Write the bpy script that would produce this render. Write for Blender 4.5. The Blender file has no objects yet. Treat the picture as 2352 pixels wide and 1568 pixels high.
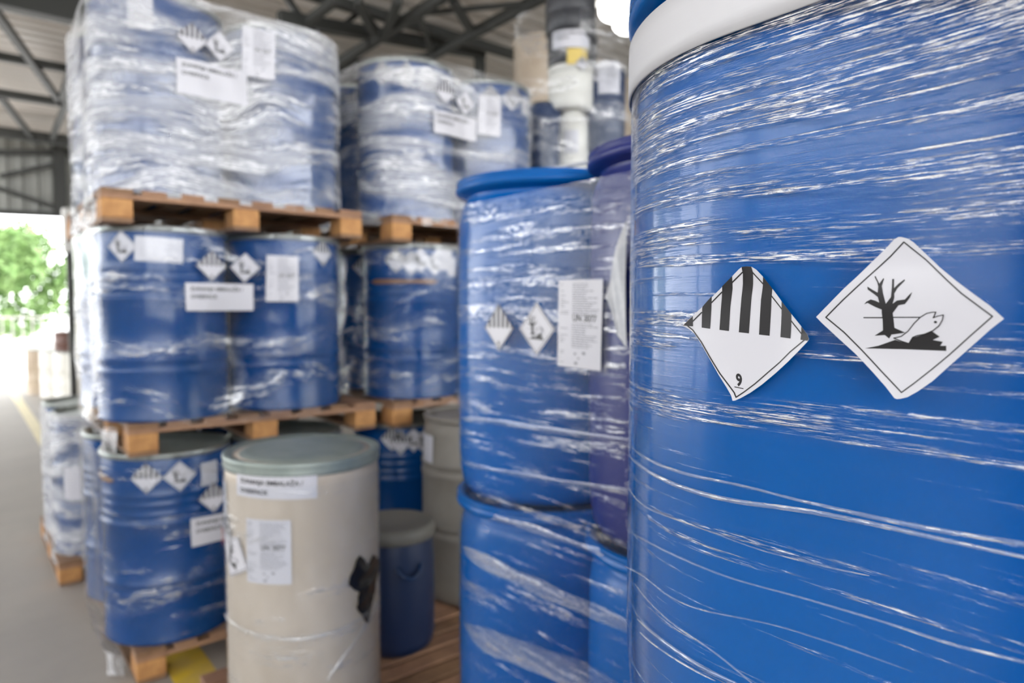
import bpy, bmesh, math, random
from mathutils import Vector, Matrix, noise
from mathutils.geometry import tessellate_polygon

PI = math.pi
random.seed(7)
C = bpy.context.scene.collection
SC = bpy.context.scene

# ------------------------------------------------------------------ camera
CAM_H, YAW, PITCH, FPX = 1.69, math.radians(39.0), math.atan(79 / 1568), 1568.0
cam_d = bpy.data.cameras.new('camera')
cam_d.sensor_width = 36.0
cam_d.lens = 36.0 * FPX / 2352
cam_d.clip_start = 0.02
cam_d.clip_end = 400
cam_d.dof.use_dof = True
cam_d.dof.focus_distance = 0.68
cam_d.dof.aperture_fstop = 3.7
cam_d.dof.aperture_blades = 0
cam = bpy.data.objects.new('camera', cam_d)
C.objects.link(cam)
cam.location = (0, 0, CAM_H)
cam.rotation_euler = (PI / 2 - PITCH, 0, -YAW)
SC.camera = cam

# ------------------------------------------------------------------ world, exposure
w = bpy.data.worlds.new('overcast_sky')
SC.world = w
w.use_nodes = True
bg = w.node_tree.nodes['Background']
bg.inputs[0].default_value = (0.97, 0.985, 1.0, 1)
bg.inputs[1].default_value = 11.0
SC.view_settings.view_transform = 'Standard'
SC.view_settings.look = 'None'
SC.view_settings.gamma = 1
SC.view_settings.use_curve_mapping = False
SC.view_settings.exposure = -0.76
SC.cycles.max_bounces = 8
SC.cycles.diffuse_bounces = 5
SC.cycles.glossy_bounces = 4
SC.cycles.transparent_max_bounces = 16
SC.cycles.caustics_reflective = False
SC.cycles.caustics_refractive = False

# ------------------------------------------------------------------ pixel rays (only to read places off the photograph)
_f = Vector((math.sin(YAW) * math.cos(PITCH), math.cos(YAW) * math.cos(PITCH), -math.sin(PITCH)))
_r = Vector((math.cos(YAW), -math.sin(YAW), 0))
_u = _r.cross(_f)
ORG = Vector((0, 0, CAM_H))


def ray(px, py):
    return _f + _r * ((px - 1176) / FPX) - _u * ((py - 784) / FPX)


def on_z(px, py, z):
    d = ray(px, py)
    return ORG + d * ((z - CAM_H) / d.z)


def on_y(px, py, y):
    d = ray(px, py)
    return ORG + d * (y / d.y)


# ------------------------------------------------------------------ materials
def new_mat(name):
    m = bpy.data.materials.new(name)
    m.use_nodes = True
    nt = m.node_tree
    return m, nt, nt.nodes, nt.links, nt.nodes['Principled BSDF']


def mat(name, col, rough=0.5, metal=0.0, col2=None, scale=6.0, bump=0.0, bscale=60.0, stretch=(1, 1, 1), lo=0.4, hi=0.6, spec=0.5, rough2=None):
    m, nt, N, L, b = new_mat(name)
    b.inputs['Base Color'].default_value = (*col, 1)
    b.inputs['Roughness'].default_value = rough
    b.inputs['Metallic'].default_value = metal
    b.inputs['Specular IOR Level'].default_value = spec
    tc = N.new('ShaderNodeTexCoord')
    mp = N.new('ShaderNodeMapping')
    mp.inputs['Scale'].default_value = stretch
    L.new(tc.outputs['Object'], mp.inputs[0])
    if col2 or rough2 is not None:
        n = N.new('ShaderNodeTexNoise')
        n.inputs['Scale'].default_value = scale
        n.inputs['Detail'].default_value = 6
        n.inputs['Roughness'].default_value = 0.65
        L.new(mp.outputs[0], n.inputs[0])
        mr = N.new('ShaderNodeMapRange')
        mr.inputs[1].default_value = lo
        mr.inputs[2].default_value = hi
        L.new(n.outputs[0], mr.inputs[0])
        if col2:
            mx = N.new('ShaderNodeMix')
            mx.data_type = 'RGBA'
            mx.inputs[6].default_value = (*col, 1)
            mx.inputs[7].default_value = (*col2, 1)
            L.new(mr.outputs[0], mx.inputs[0])
            L.new(mx.outputs[2], b.inputs['Base Color'])
        if rough2 is not None:
            m2 = N.new('ShaderNodeMapRange')
            m2.inputs[3].default_value = rough
            m2.inputs[4].default_value = rough2
            L.new(mr.outputs[0], m2.inputs[0])
            L.new(m2.outputs[0], b.inputs['Roughness'])
    if bump:
        n2 = N.new('ShaderNodeTexNoise')
        n2.inputs['Scale'].default_value = bscale
        n2.inputs['Detail'].default_value = 5
        L.new(mp.outputs[0], n2.inputs[0])
        bp = N.new('ShaderNodeBump')
        bp.inputs['Strength'].default_value = bump
        bp.inputs['Distance'].default_value = 0.01
        L.new(n2.outputs[0], bp.inputs['Height'])
        L.new(bp.outputs[0], b.inputs['Normal'])
    return m


def film_mat(name, f0=0.12, haze=0.05, streak=0.25, patch_lo=0.42, patch_hi=0.62, bump=0.7, rough=0.14,
             useed=0.0, fine=260.0, shear=0.0, diag=0.0, tint=(0.97, 0.98, 0.99),
             fu=0.04, psc=(1.6, 7.0), vgrad=None, bdist=0.002, hst=0.35, wobble=0.10, graze=0.5):
    """stretch film: clear sheet whose stretched wrinkles run along u (metres round the load), v is height in metres"""
    m, nt, N, L, b = new_mat(name)
    N.remove(b)
    out = N['Material Output']

    def math_(op, a, c=None, clamp=False):
        n = N.new('ShaderNodeMath')
        n.operation = op
        n.use_clamp = clamp
        for i, v in enumerate((a, c)):
            if v is None:
                continue
            if isinstance(v, (int, float)):
                n.inputs[i].default_value = v
            else:
                L.new(v, n.inputs[i])
        return n.outputs[0]
    uv = N.new('ShaderNodeUVMap')
    uv.uv_map = 'UVMap'
    sep = N.new('ShaderNodeSeparateXYZ')
    L.new(uv.outputs[0], sep.inputs[0])
    u0, v0 = sep.outputs[0], sep.outputs[1]

    def noise_(su, sv, det=5, off=0.0, vv=None, rg=0.6):
        cb = N.new('ShaderNodeCombineXYZ')
        L.new(math_('MULTIPLY', u0, su), cb.inputs[0])
        L.new(math_('MULTIPLY', vv if vv is not None else v0, sv), cb.inputs[1])
        cb.inputs[2].default_value = off + useed
        n = N.new('ShaderNodeTexNoise')
        n.inputs['Scale'].default_value = 1.0
        n.inputs['Detail'].default_value = det
        n.inputs['Roughness'].default_value = rg
        L.new(cb.outputs[0], n.inputs[0])
        return n.outputs[0]
    # the direction of pull wanders a little over the load
    wob = noise_(1.1, 2.6, 1, 3.1)
    v1 = math_('ADD', v0, math_('MULTIPLY', math_('SUBTRACT', wob, 0.5), wobble))
    if shear:
        v1 = math_('ADD', v1, math_('MULTIPLY', u0, shear))
    if diag:
        dg = noise_(1.7, 1.9, 1, 9.4)
        v1 = math_('ADD', v1, math_('MULTIPLY', math_('SUBTRACT', dg, 0.5), diag))
    patch = noise_(psc[0], psc[1], 4, 1.0, v1)
    if vgrad:
        patch = math_('ADD', patch, math_('MULTIPLY', math_('SUBTRACT', v0, vgrad[0]), vgrad[1]))
    fine1 = noise_(fine * fu, fine, 4, 5.0, v1, 0.65)
    fine2 = noise_(fine * fu * 0.22, fine * 0.16, 4, 7.0, v1)
    brk = noise_(fine * fu * 4.0, fine * 0.7, 3, 11.0, v1)

    def ramp(x, lo, hi):
        r = N.new('ShaderNodeMapRange')
        r.clamp = True
        r.interpolation_type = 'SMOOTHSTEP'
        r.inputs[1].default_value = lo
        r.inputs[2].default_value = hi
        L.new(x, r.inputs[0])
        return r.outputs[0]
    pm = ramp(patch, patch_lo, patch_hi)
    s1 = ramp(math_('ADD', math_('MULTIPLY', fine1, 0.6), math_('MULTIPLY', brk, 0.4)), 0.47, 0.60)
    # where the sheet is puckered more of the fine pulls catch the light
    s2 = ramp(math_('ADD', fine2, math_('MULTIPLY', pm, 0.20)), 0.585, 0.72)
    st = math_('MULTIPLY', s1, s2)
    h = math_('ADD', math_('MULTIPLY', fine1, 0.5), math_('ADD', math_('MULTIPLY', fine2, 1.2), math_('MULTIPLY', brk, 0.25)))
    h = math_('MULTIPLY', h, math_('ADD', math_('MULTIPLY', s2, 0.85), 0.15))
    bp = N.new('ShaderNodeBump')
    bp.inputs['Strength'].default_value = bump
    bp.inputs['Distance'].default_value = bdist
    L.new(h, bp.inputs['Height'])
    lw = N.new('ShaderNodeLayerWeight')
    lw.inputs['Blend'].default_value = 0.5
    L.new(bp.outputs[0], lw.inputs['Normal'])
    sch = math_('ADD', math_('MULTIPLY', math_('POWER', lw.outputs['Facing'], 3.5), graze), f0)
    gl = N.new('ShaderNodeBsdfGlossy')
    gl.inputs['Roughness'].default_value = rough
    gl.inputs['Color'].default_value = (1, 1, 1, 1)
    L.new(bp.outputs[0], gl.inputs['Normal'])
    tr = N.new('ShaderNodeBsdfTransparent')
    tr.inputs[0].default_value = (*tint, 1)
    df = N.new('ShaderNodeBsdfDiffuse')
    df.inputs[0].default_value = (0.86, 0.87, 0.9, 1)
    L.new(bp.outputs[0], df.inputs['Normal'])
    m1 = N.new('ShaderNodeMixShader')
    L.new(math_('ADD', math_('MULTIPLY', sch, 1.0), math_('MULTIPLY', st, streak), True), m1.inputs[0])
    L.new(tr.outputs[0], m1.inputs[1])
    L.new(gl.outputs[0], m1.inputs[2])
    m2 = N.new('ShaderNodeMixShader')
    L.new(math_('ADD', haze * 0.15, math_('ADD', math_('MULTIPLY', pm, haze), math_('MULTIPLY', st, hst)), True), m2.inputs[0])
    L.new(m1.outputs[0], m2.inputs[1])
    L.new(df.outputs[0], m2.inputs[2])
    L.new(m2.outputs[0], out.inputs[0])
    return m


M = {}
M['blue_plastic'] = mat('blue_plastic', (0.0, 0.118, 0.435), 0.24, spec=0.28, col2=(0.0, 0.104, 0.39), scale=3, bump=0.04, bscale=25)
M['indigo_plastic'] = mat('indigo_plastic', (0.012, 0.022, 0.17), 0.35, bump=0.03, bscale=25)
M['blue_steel'] = mat('blue_steel', (0.001, 0.060, 0.24), 0.26, spec=0.4, col2=(0.002, 0.054, 0.20), scale=3)
M['dark_blue'] = mat('dark_blue', (0.006, 0.03, 0.10), 0.35)
M['zinc'] = mat('zinc', (0.42, 0.44, 0.43), 0.32, 0.75, col2=(0.30, 0.33, 0.31), scale=14)
M['lid_green'] = mat('lid_green', (0.33, 0.38, 0.355), 0.42, 0.3, col2=(0.27, 0.32, 0.30), scale=10)
M['cream'] = mat('cream', (0.60, 0.53, 0.45), 0.5, col2=(0.52, 0.45, 0.37), scale=5, stretch=(1, 1, 0.5))
M['grey_plastic'] = mat('grey_plastic', (0.27, 0.25, 0.22), 0.5, col2=(0.23, 0.21, 0.185), scale=4)
M['grey_lid'] = mat('grey_lid', (0.15, 0.145, 0.13), 0.5)
M['beige'] = mat('beige', (0.50, 0.41, 0.31), 0.6, col2=(0.43, 0.34, 0.25), scale=3)
M['white_plastic'] = mat('white_plastic', (0.78, 0.77, 0.72), 0.4)
M['dark_plastic'] = mat('dark_plastic', (0.035, 0.037, 0.045), 0.4)
M['black_rubber'] = mat('black_rubber', (0.012, 0.012, 0.014), 0.25)
M['paper'] = mat('paper', (0.66, 0.66, 0.715), 0.32, spec=0.45)
M['ink'] = mat('ink', (0.016, 0.015, 0.017), 0.35)
M['grey_ink'] = mat('grey_ink', (0.28, 0.28, 0.32), 0.5)
M['red_ink'] = mat('red_ink', (0.70, 0.02, 0.02), 0.4)
M['yellow_paper'] = mat('yellow_paper', (0.72, 0.55, 0.16), 0.5)
M['brown_tape'] = mat('brown_tape', (0.24, 0.12, 0.055), 0.4)
M['tape'] = mat('tape', (0.66, 0.66, 0.69), 0.5, bump=0.08, bscale=9, stretch=(1, 1, 9))
M['wood'] = mat('wood', (0.40, 0.225, 0.13), 0.65, col2=(0.26, 0.14, 0.085), scale=5, stretch=(1, 1, 3), bump=0.3, bscale=40)
M['wood_dark'] = mat('wood_dark', (0.30, 0.17, 0.09), 0.65, col2=(0.20, 0.11, 0.06), scale=6, bump=0.3, bscale=40)
M['block_wood'] = mat('block_wood', (0.58, 0.30, 0.11), 0.7, col2=(0.44, 0.21, 0.075), scale=18, bump=0.3, bscale=80)
M['concrete'] = mat('concrete', (0.40, 0.37, 0.335), 0.62, col2=(0.34, 0.315, 0.29), scale=0.9, bump=0.15, bscale=30, lo=0.35, hi=0.65)
M['asphalt'] = mat('asphalt', (0.58, 0.56, 0.54), 0.8, col2=(0.52, 0.51, 0.50), scale=1.2)
M['yellow_paint'] = mat('yellow_paint', (0.78, 0.55, 0.05), 0.6, col2=(0.66, 0.48, 0.12), scale=8)
M['pale_paint'] = mat('pale_paint', (0.78, 0.70, 0.42), 0.6, col2=(0.66, 0.58, 0.36), scale=5)
M['roof_sheet'] = mat('roof_sheet', (0.82, 0.78, 0.73), 0.45, col2=(0.76, 0.71, 0.66), scale=0.6)
M['wall_sheet'] = mat('wall_sheet', (0.44, 0.45, 0.42), 0.5, col2=(0.38, 0.39, 0.37), scale=0.8)
M['dark_steel'] = mat('dark_steel', (0.055, 0.058, 0.055), 0.5)
M['white_metal'] = mat('white_metal', (0.8, 0.8, 0.78), 0.5)
M['leaf'] = mat('leaf', (0.15, 0.27, 0.08), 0.6, col2=(0.24, 0.36, 0.13), scale=1.5)
M['leaf_dark'] = mat('leaf_dark', (0.08, 0.19, 0.04), 0.6, col2=(0.14, 0.27, 0.06), scale=1.5)
M['keg_blue'] = mat('keg_blue', (0.010, 0.025, 0.075), 0.45)
M['bark'] = mat('bark', (0.12, 0.09, 0.06), 0.8)
M['fence_metal'] = mat('fence_metal', (0.45, 0.42, 0.40), 0.6)
M['brown_steel'] = mat('brown_steel', (0.13, 0.06, 0.045), 0.5)
lm, _nt, _N, _L, _b = new_mat('lamp_glass')
_b.inputs['Emission Color'].default_value = (1, 0.98, 0.94, 1)
_b.inputs['Emission Strength'].default_value = 14
M['lamp_glass'] = lm
M['film_near'] = film_mat('film_near', f0=0.018, haze=0.012, streak=1.0, patch_lo=0.42, patch_hi=0.68, bump=0.7, rough=0.07, fine=680, fu=0.022, psc=(1.2, 20.0), vgrad=(1.62, 0.50), hst=0.22, wobble=0.035, graze=0.85)
M['film_side'] = film_mat('film_side', f0=0.022, haze=0.02, streak=0.5, patch_lo=0.40, patch_hi=0.64, bump=0.6, rough=0.14, useed=4.0, fine=300, fu=0.04, psc=(2.0, 14.0), vgrad=(1.5, 0.12), hst=0.25, wobble=0.05, graze=0.2)
M['film_top'] = film_mat('film_top', f0=0.07, haze=0.32, streak=0.6, patch_lo=0.36, patch_hi=0.56, bump=0.8, rough=0.12, useed=8.0, fine=150, fu=0.06, diag=0.28, psc=(1.6, 9.0), bdist=0.004, hst=0.45)
M['film_high'] = film_mat('film_high', f0=0.06, haze=0.30, streak=0.6, patch_lo=0.45, patch_hi=0.60, bump=0.8, rough=0.12, useed=9.7, fine=150, fu=0.05, diag=0.15, psc=(1.2, 8.0), bdist=0.004, hst=0.45)
M['film_mid'] = film_mat('film_mid', f0=0.028, haze=0.05, streak=0.5, patch_lo=0.46, patch_hi=0.64, bump=0.8, rough=0.15, useed=12.3, fine=120, fu=0.09, diag=0.3, psc=(1.8, 7.0), bdist=0.004, hst=0.35)
M['film_low'] = film_mat('film_low', f0=0.025, haze=0.03, streak=0.35, patch_lo=0.46, patch_hi=0.66, bump=0.6, rough=0.15, useed=16.0, fine=120, fu=0.07, psc=(2.0, 8.0), bdist=0.003, hst=0.3)
M['film_fold'] = mat('film_fold', (0.62, 0.63, 0.66), 0.3, col2=(0.5, 0.52, 0.56), scale=20)
M['film_edge'] = film_mat('film_edge', f0=0.08, haze=0.15, streak=0.5, patch_lo=0.3, patch_hi=0.7, bump=0.5, rough=0.2, useed=21.0, fine=300, fu=0.06, hst=0.3)


# ------------------------------------------------------------------ helpers
def obj(name, bm, m, parent=None, smooth=True, loc=None):
    me = bpy.data.meshes.new(name)
    bm.to_mesh(me)
    bm.free()
    for mm in (m if isinstance(m, (list, tuple)) else [m]):
        me.materials.append(M[mm] if isinstance(mm, str) else mm)
    if smooth:
        for p in me.polygons:
            p.use_smooth = True
    o = bpy.data.objects.new(name, me)
    C.objects.link(o)
    if parent:
        o.parent = parent
    if loc:
        o.location = loc
    return o


def tag(o, label=None, cat=None, group=None, kind=None):
    if label:
        o['label'] = label
    if cat:
        o['category'] = cat
    if group:
        o['group'] = group
    if kind:
        o['kind'] = kind
    return o


def thing(name, loc, label, cat, group=None, rz=0):
    o = bpy.data.objects.new(name, None)
    o.empty_display_size = 0.1
    C.objects.link(o)
    o.location = loc
    o.rotation_euler = (0, 0, rz)
    return tag(o, label, cat, group)


def copy_tree(o, parent=None):
    c = o.copy()
    C.objects.link(c)
    if parent:
        c.parent = parent
    for ch in list(o.children):
        copy_tree(ch, c)
    return c


def add_box(bm, x0, x1, y0, y1, z0, z1, bev=0.0):
    r = bmesh.ops.create_cube(bm, size=1)
    vs = r['verts']
    for v in vs:
        v.co = Vector(((x0 + x1) / 2 + v.co.x * (x1 - x0), (y0 + y1) / 2 + v.co.y * (y1 - y0), (z0 + z1) / 2 + v.co.z * (z1 - z0)))
    if bev:
        es = list({e for v in vs for e in v.link_edges})
        bmesh.ops.bevel(bm, geom=es, offset=bev, segments=2, affect='EDGES', profile=0.5)
    return bm


def box(x0, x1, y0, y1, z0, z1, bev=0.0):
    return add_box(bmesh.new(), x0, x1, y0, y1, z0, z1, bev)


def bar(a, b, w=0.06, h=None, bm=None):
    """a straight bar of rectangular section from a to b"""
    bm = bm or bmesh.new()
    h = h or w
    a, b = Vector(a), Vector(b)
    d = b - a
    n = d.normalized()
    up = Vector((0, 0, 1)) if abs(n.z) < 0.95 else Vector((1, 0, 0))
    s = n.cross(up).normalized() * (w / 2)
    t = s.cross(n).normalized() * (h / 2)
    vs = [bm.verts.new(p + i * s + j * t) for p in (a, b) for i, j in ((-1, -1), (1, -1), (1, 1), (-1, 1))]
    for f in ((0, 1, 2, 3), (7, 6, 5, 4), (0, 4, 5, 1), (1, 5, 6, 2), (2, 6, 7, 3), (3, 7, 4, 0)):
        bm.faces.new([vs[i] for i in f])
    return bm


def lathe(prof, segs=64, bm=None, cx=0, cy=0, cz=0):
    bm = bm or bmesh.new()
    rings = []
    for r, z in prof:
        if r < 1e-5:
            rings.append([bm.verts.new((cx, cy, cz + z))])
        else:
            rings.append([bm.verts.new((cx + r * math.cos(2 * PI * k / segs), cy + r * math.sin(2 * PI * k / segs), cz + z)) for k in range(segs)])
    for a, b in zip(rings, rings[1:]):
        if len(a) == 1 and len(b) == 1:
            continue
        for k in range(segs):
            k2 = (k + 1) % segs
            if len(a) == 1:
                bm.faces.new((a[0], b[k2], b[k]))
            elif len(b) == 1:
                bm.faces.new((a[k], a[k2], b[0]))
            else:
                bm.faces.new((a[k], a[k2], b[k2], b[k]))
    bmesh.ops.recalc_face_normals(bm, faces=bm.faces)
    return bm


def tube(path, r, segs=8, closed=False, bm=None):
    bm = bm or bmesh.new()
    path = [Vector(p) for p in path]
    n = len(path)
    rings = []
    for i, p in enumerate(path):
        a = path[(i - 1) % n] if closed or i > 0 else p
        b = path[(i + 1) % n] if closed or i < n - 1 else p
        d = (b - a).normalized()
        up = Vector((0, 0, 1)) if abs(d.z) < 0.9 else Vector((1, 0, 0))
        s = d.cross(up).normalized()
        t = s.cross(d)
        rr = r[i] if isinstance(r, (list, tuple)) else r
        rings.append([bm.verts.new(p + rr * (s * math.cos(2 * PI * k / segs) + t * math.sin(2 * PI * k / segs))) for k in range(segs)])
    m_ = n if closed else n - 1
    for i in range(m_):
        a, b = rings[i], rings[(i + 1) % n]
        for k in range(segs):
            k2 = (k + 1) % segs
            bm.faces.new((a[k], a[k2], b[k2], b[k]))
    if not closed:
        bm.faces.new(rings[0][::-1])
        bm.faces.new(rings[-1])
    bmesh.ops.recalc_face_normals(bm, faces=bm.faces)
    return bm


# ------------------------------------------------------------------ wrapping surfaces (a drum's side, or the hull of a load)
class Surf:
    """outline walked counter-clockwise; s is metres along it, z is height"""

    def __init__(self, cs, R, disp=None, arc=20, line=14):
        # cs: the corner circles' centres, counter-clockwise
        pts, nrm = [], []
        n = len(cs)
        if n == 1:
            cx, cy = cs[0]
            for k in range(96):
                a = 2 * PI * k / 96
                pts.append((cx + R * math.cos(a), cy + R * math.sin(a)))
                nrm.append((math.cos(a), math.sin(a)))
        else:
            def edge_n(i):
                a, b = cs[i], cs[(i + 1) % n]
                dx, dy = b[0] - a[0], b[1] - a[1]
                l = math.hypot(dx, dy)
                return (dy / l, -dx / l)
            for i in range(n):
                n0, n1 = edge_n((i - 1) % n), edge_n(i)
                a0 = math.atan2(n0[1], n0[0])
                a1 = math.atan2(n1[1], n1[0])
                while a1 < a0:
                    a1 += 2 * PI
                for k in range(arc + 1):
                    a = a0 + (a1 - a0) * k / arc
                    pts.append((cs[i][0] + R * math.cos(a), cs[i][1] + R * math.sin(a)))
                    nrm.append((math.cos(a), math.sin(a)))
                b = cs[(i + 1) % n]
                p0 = pts[-1]
                p1 = (b[0] + R * n1[0], b[1] + R * n1[1])
                for k in range(1, line):
                    t = k / line
                    pts.append((p0[0] + (p1[0] - p0[0]) * t, p0[1] + (p1[1] - p0[1]) * t))
                    nrm.append(n1)
        self.pts, self.nrm = pts, nrm
        self.cs, self.R = cs, R
        self.cum = [0]
        for i in range(len(pts)):
            a, b = pts[i], pts[(i + 1) % len(pts)]
            self.cum.append(self.cum[-1] + math.hypot(a[0] - b[0], a[1] - b[1]))
        self.L = self.cum[-1]
        self.disp = disp or (lambda s, z, x, y: 0.0)

    def at(self, s, z, off=0.0):
        s = s % self.L
        lo, hi = 0, len(self.pts)
        while hi - lo > 1:
            md = (lo + hi) // 2
            if self.cum[md] <= s:
                lo = md
            else:
                hi = md
        i, j = lo, (lo + 1) % len(self.pts)
        t = (s - self.cum[i]) / max(1e-9, self.cum[i + 1] - self.cum[i])
        x = self.pts[i][0] * (1 - t) + self.pts[j][0] * t
        y = self.pts[i][1] * (1 - t) + self.pts[j][1] * t
        nx = self.nrm[i][0] * (1 - t) + self.nrm[j][0] * t
        ny = self.nrm[i][1] * (1 - t) + self.nrm[j][1] * t
        l = math.hypot(nx, ny)
        o = off + self.disp(s, z, x, y)
        return Vector((x + nx / l * o, y + ny / l * o, z))

    def hit(self, px, py):
        d = ray(px, py)
        best = None
        for i in range(len(self.pts)):
            a, b = self.pts[i], self.pts[(i + 1) % len(self.pts)]
            ex, ey = b[0] - a[0], b[1] - a[1]
            den = d.x * ey - d.y * ex
            if abs(den) < 1e-12:
                continue
            t = (a[0] * ey - a[1] * ex) / den
            q = (a[0] * d.y - a[1] * d.x) / den
            if t > 0 and -1e-6 <= q <= 1 + 1e-6 and (best is None or t < best[0]):
                best = (t, self.cum[i] + q * (self.cum[i + 1] - self.cum[i]))
        if best is None:
            return None
        return best[1], CAM_H + d.z * best[0]


def film_sheet(name, surf, z0, z1, m, parent=None, nz=24, step=1, uvseed=0.0):
    """a closed sleeve of stretch film on a Surf between z0 and z1, UV in metres"""
    bm = bmesh.new()
    uvl = bm.loops.layers.uv.new('UVMap')
    n = len(surf.pts)
    rows = []
    for j in range(nz + 1):
        z = z0 + (z1 - z0) * j / nz
        rows.append([bm.verts.new(surf.at(surf.cum[i], z)) for i in range(n)])
    for j in range(nz):
        for i in range(n):
            i2 = (i + 1) % n
            f = bm.faces.new((rows[j][i], rows[j][i2], rows[j + 1][i2], rows[j + 1][i]))
            us = (surf.cum[i], surf.cum[i + 1], surf.cum[i + 1], surf.cum[i])
            vs = (j, j, j + 1, j + 1)
            for lp, u, v in zip(f.loops, us, vs):
                lp[uvl].uv = (u + uvseed, z0 + (z1 - z0) * v / nz)
    return obj(name, bm, m, parent)


def ribbon(name, surf, pts, width, m, parent, off=0.003, sub=12, thick=0.0012):
    """a rope-like film edge or strap lying on a Surf along (s, z) points, smoothed"""
    P = []
    for i in range(len(pts) - 1):
        p0, p1, p2, p3 = pts[max(i - 1, 0)], pts[i], pts[i + 1], pts[min(i + 2, len(pts) - 1)]
        for k in range(sub):
            t = k / sub
            P.append(tuple(0.5 * ((2 * p1[c]) + (-p0[c] + p2[c]) * t + (2 * p0[c] - 5 * p1[c] + 4 * p2[c] - p3[c]) * t * t
                                  + (-p0[c] + 3 * p1[c] - 3 * p2[c] + p3[c]) * t ** 3) for c in (0, 1)))
    P.append(pts[-1])
    bm = bmesh.new()
    uvl = bm.loops.layers.uv.new('UVMap')
    rows = []
    l = 0
    for i, (s, z) in enumerate(P):
        a, b = P[max(i - 1, 0)], P[min(i + 1, len(P) - 1)]
        dx, dz = b[0] - a[0], b[1] - a[1]
        q = math.hypot(dx, dz) or 1
        nx, nz_ = -dz / q, dx / q
        wd = width * (0.75 + 0.5 * noise.noise(Vector((s * 6, z * 6, width * 900))))
        wd *= min(1.0, 0.12 + 7.0 * min(i, len(P) - 1 - i) / len(P))
        row = []
        for k, (e, o) in enumerate(((-0.5, 0.0), (-0.25, thick), (0.25, thick), (0.5, 0.0))):
            row.append((bm.verts.new(surf.at(s + nx * e * wd, z + nz_ * e * wd, off + o)), (s, z + e * wd)))
        rows.append(row)
    for a, b in zip(rows, rows[1:]):
        for k in range(3):
            f = bm.faces.new((a[k][0], b[k][0], b[k + 1][0], a[k + 1][0]))
            for lp, src in zip(f.loops, (a[k], b[k], b[k + 1], a[k + 1])):
                lp[uvl].uv = src[1]
    return obj(name, bm, m, parent)


def traced(surf, px_pts):
    out = []
    for p in px_pts:
        h = surf.hit(*p)
        if h:
            if out and abs(h[0] - out[-1][0]) > surf.L / 2:
                h = (h[0] + (surf.L if h[0] < out[-1][0] else -surf.L), h[1])
            out.append(h)
    return out


# ------------------------------------------------------------------ stickers
_txt_cache = {}


def text_polys(s, size, x, y, bold=0.0, sx=1.0):
    key = (s, bold)
    if key not in _txt_cache:
        cu = bpy.data.curves.new('t', 'FONT')
        cu.body = s
        cu.size = 1.0
        cu.offset = bold
        cu.resolution_u = 3
        o = bpy.data.objects.new('t', cu)
        me = bpy.data.meshes.new_from_object(o)
        _txt_cache[key] = [[(me.vertices[v].co.x, me.vertices[v].co.y) for v in p.vertices] for p in me.polygons]
        bpy.data.objects.remove(o)
        bpy.data.curves.remove(cu)
        bpy.data.meshes.remove(me)
    return [[(x + a * size * sx, y + b * size) for a, b in p] for p in _txt_cache[key]]


def rect(x0, x1, y0, y1):
    return [(x0, y0), (x1, y0), (x1, y1), (x0, y1)]


def frame_line(poly, wd):
    """quads along the closed polygon's outline"""
    out = []
    n = len(poly)
    for i in range(n):
        (x0, y0), (x1, y1) = poly[i], poly[(i + 1) % n]
        l = math.hypot(x1 - x0, y1 - y0)
        nx, ny = -(y1 - y0) / l * wd / 2, (x1 - x0) / l * wd / 2
        ex, ey = (x1 - x0) / l * wd / 2, (y1 - y0) / l * wd / 2
        out.append([(x0 + nx - ex, y0 + ny - ey), (x1 + nx + ex, y1 + ny + ey), (x1 - nx + ex, y1 - ny + ey), (x0 - nx - ex, y0 - ny - ey)])
    return out


TREE = [(628, 712), (635, 715), (575, 690), (530, 667), (508, 655), (478, 668), (497, 645), (535, 625), (575, 636), (608, 652),
        (596, 605), (560, 577), (508, 540), (505, 515), (548, 542), (594, 567), (598, 515), (588, 478), (563, 430), (572, 425),
        (606, 490), (640, 442), (646, 450), (628, 510), (640, 575), (664, 662), (708, 605), (714, 520), (715, 450), (731, 450),
        (733, 530), (770, 490), (822, 452), (824, 465), (762, 530), (735, 575), (737, 610), (722, 662), (760, 635), (828, 625),
        (860, 590), (890, 562), (870, 610), (828, 665), (772, 675), (722, 742), (728, 800), (733, 868), (826, 910), (700, 927),
        (704, 930), (684, 960), (648, 930), (560, 936), (634, 890), (634, 800), (628, 740)]
FISH = [(726, 956), (790, 942), (850, 898), (905, 830), (960, 778), (1015, 745), (1060, 735), (1094, 733), (1070, 782), (1110, 768),
        (1158, 757), (1148, 800), (1118, 850), (1065, 892), (990, 922), (925, 935), (888, 950), (855, 1002), (800, 985)]
GROUND = [(476, 1044), (590, 1022), (735, 972), (800, 990), (855, 1004), (890, 952), (990, 924), (1055, 898), (1120, 944), (1060, 972),
          (1146, 988), (1122, 1022), (1174, 1022), (1174, 1066), (820, 1052)]


def env_art(w):
    """dead tree and fish in a diamond of half-diagonal w, centre 0,0"""
    def cv(pl):
        return [((x - 868) / 800 * w * 1.0, -(y - 784) / 690 * w * 1.0) for x, y in pl]
    ink, white = [], []
    d = w * 0.90
    ink += frame_line([(0, -d), (d, 0), (0, d), (-d, 0)], w * 0.022)
    ink += [cv(TREE), cv(GROUND)]
    ink += [cv([(470, 776), (634, 776), (634, 786), (470, 786)]), cv([(725, 774), (962, 774), (955, 783), (725, 783)])]
    f = cv(FISH)
    white.append(f)
    ink2 = frame_line(f, w * 0.012)
    e = cv([(1089 + 14 * math.cos(a * PI / 4), 819 + 11 * math.sin(a * PI / 4)) for a in range(8)])
    ink2.append(e)
    return ink, white, ink2


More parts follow.
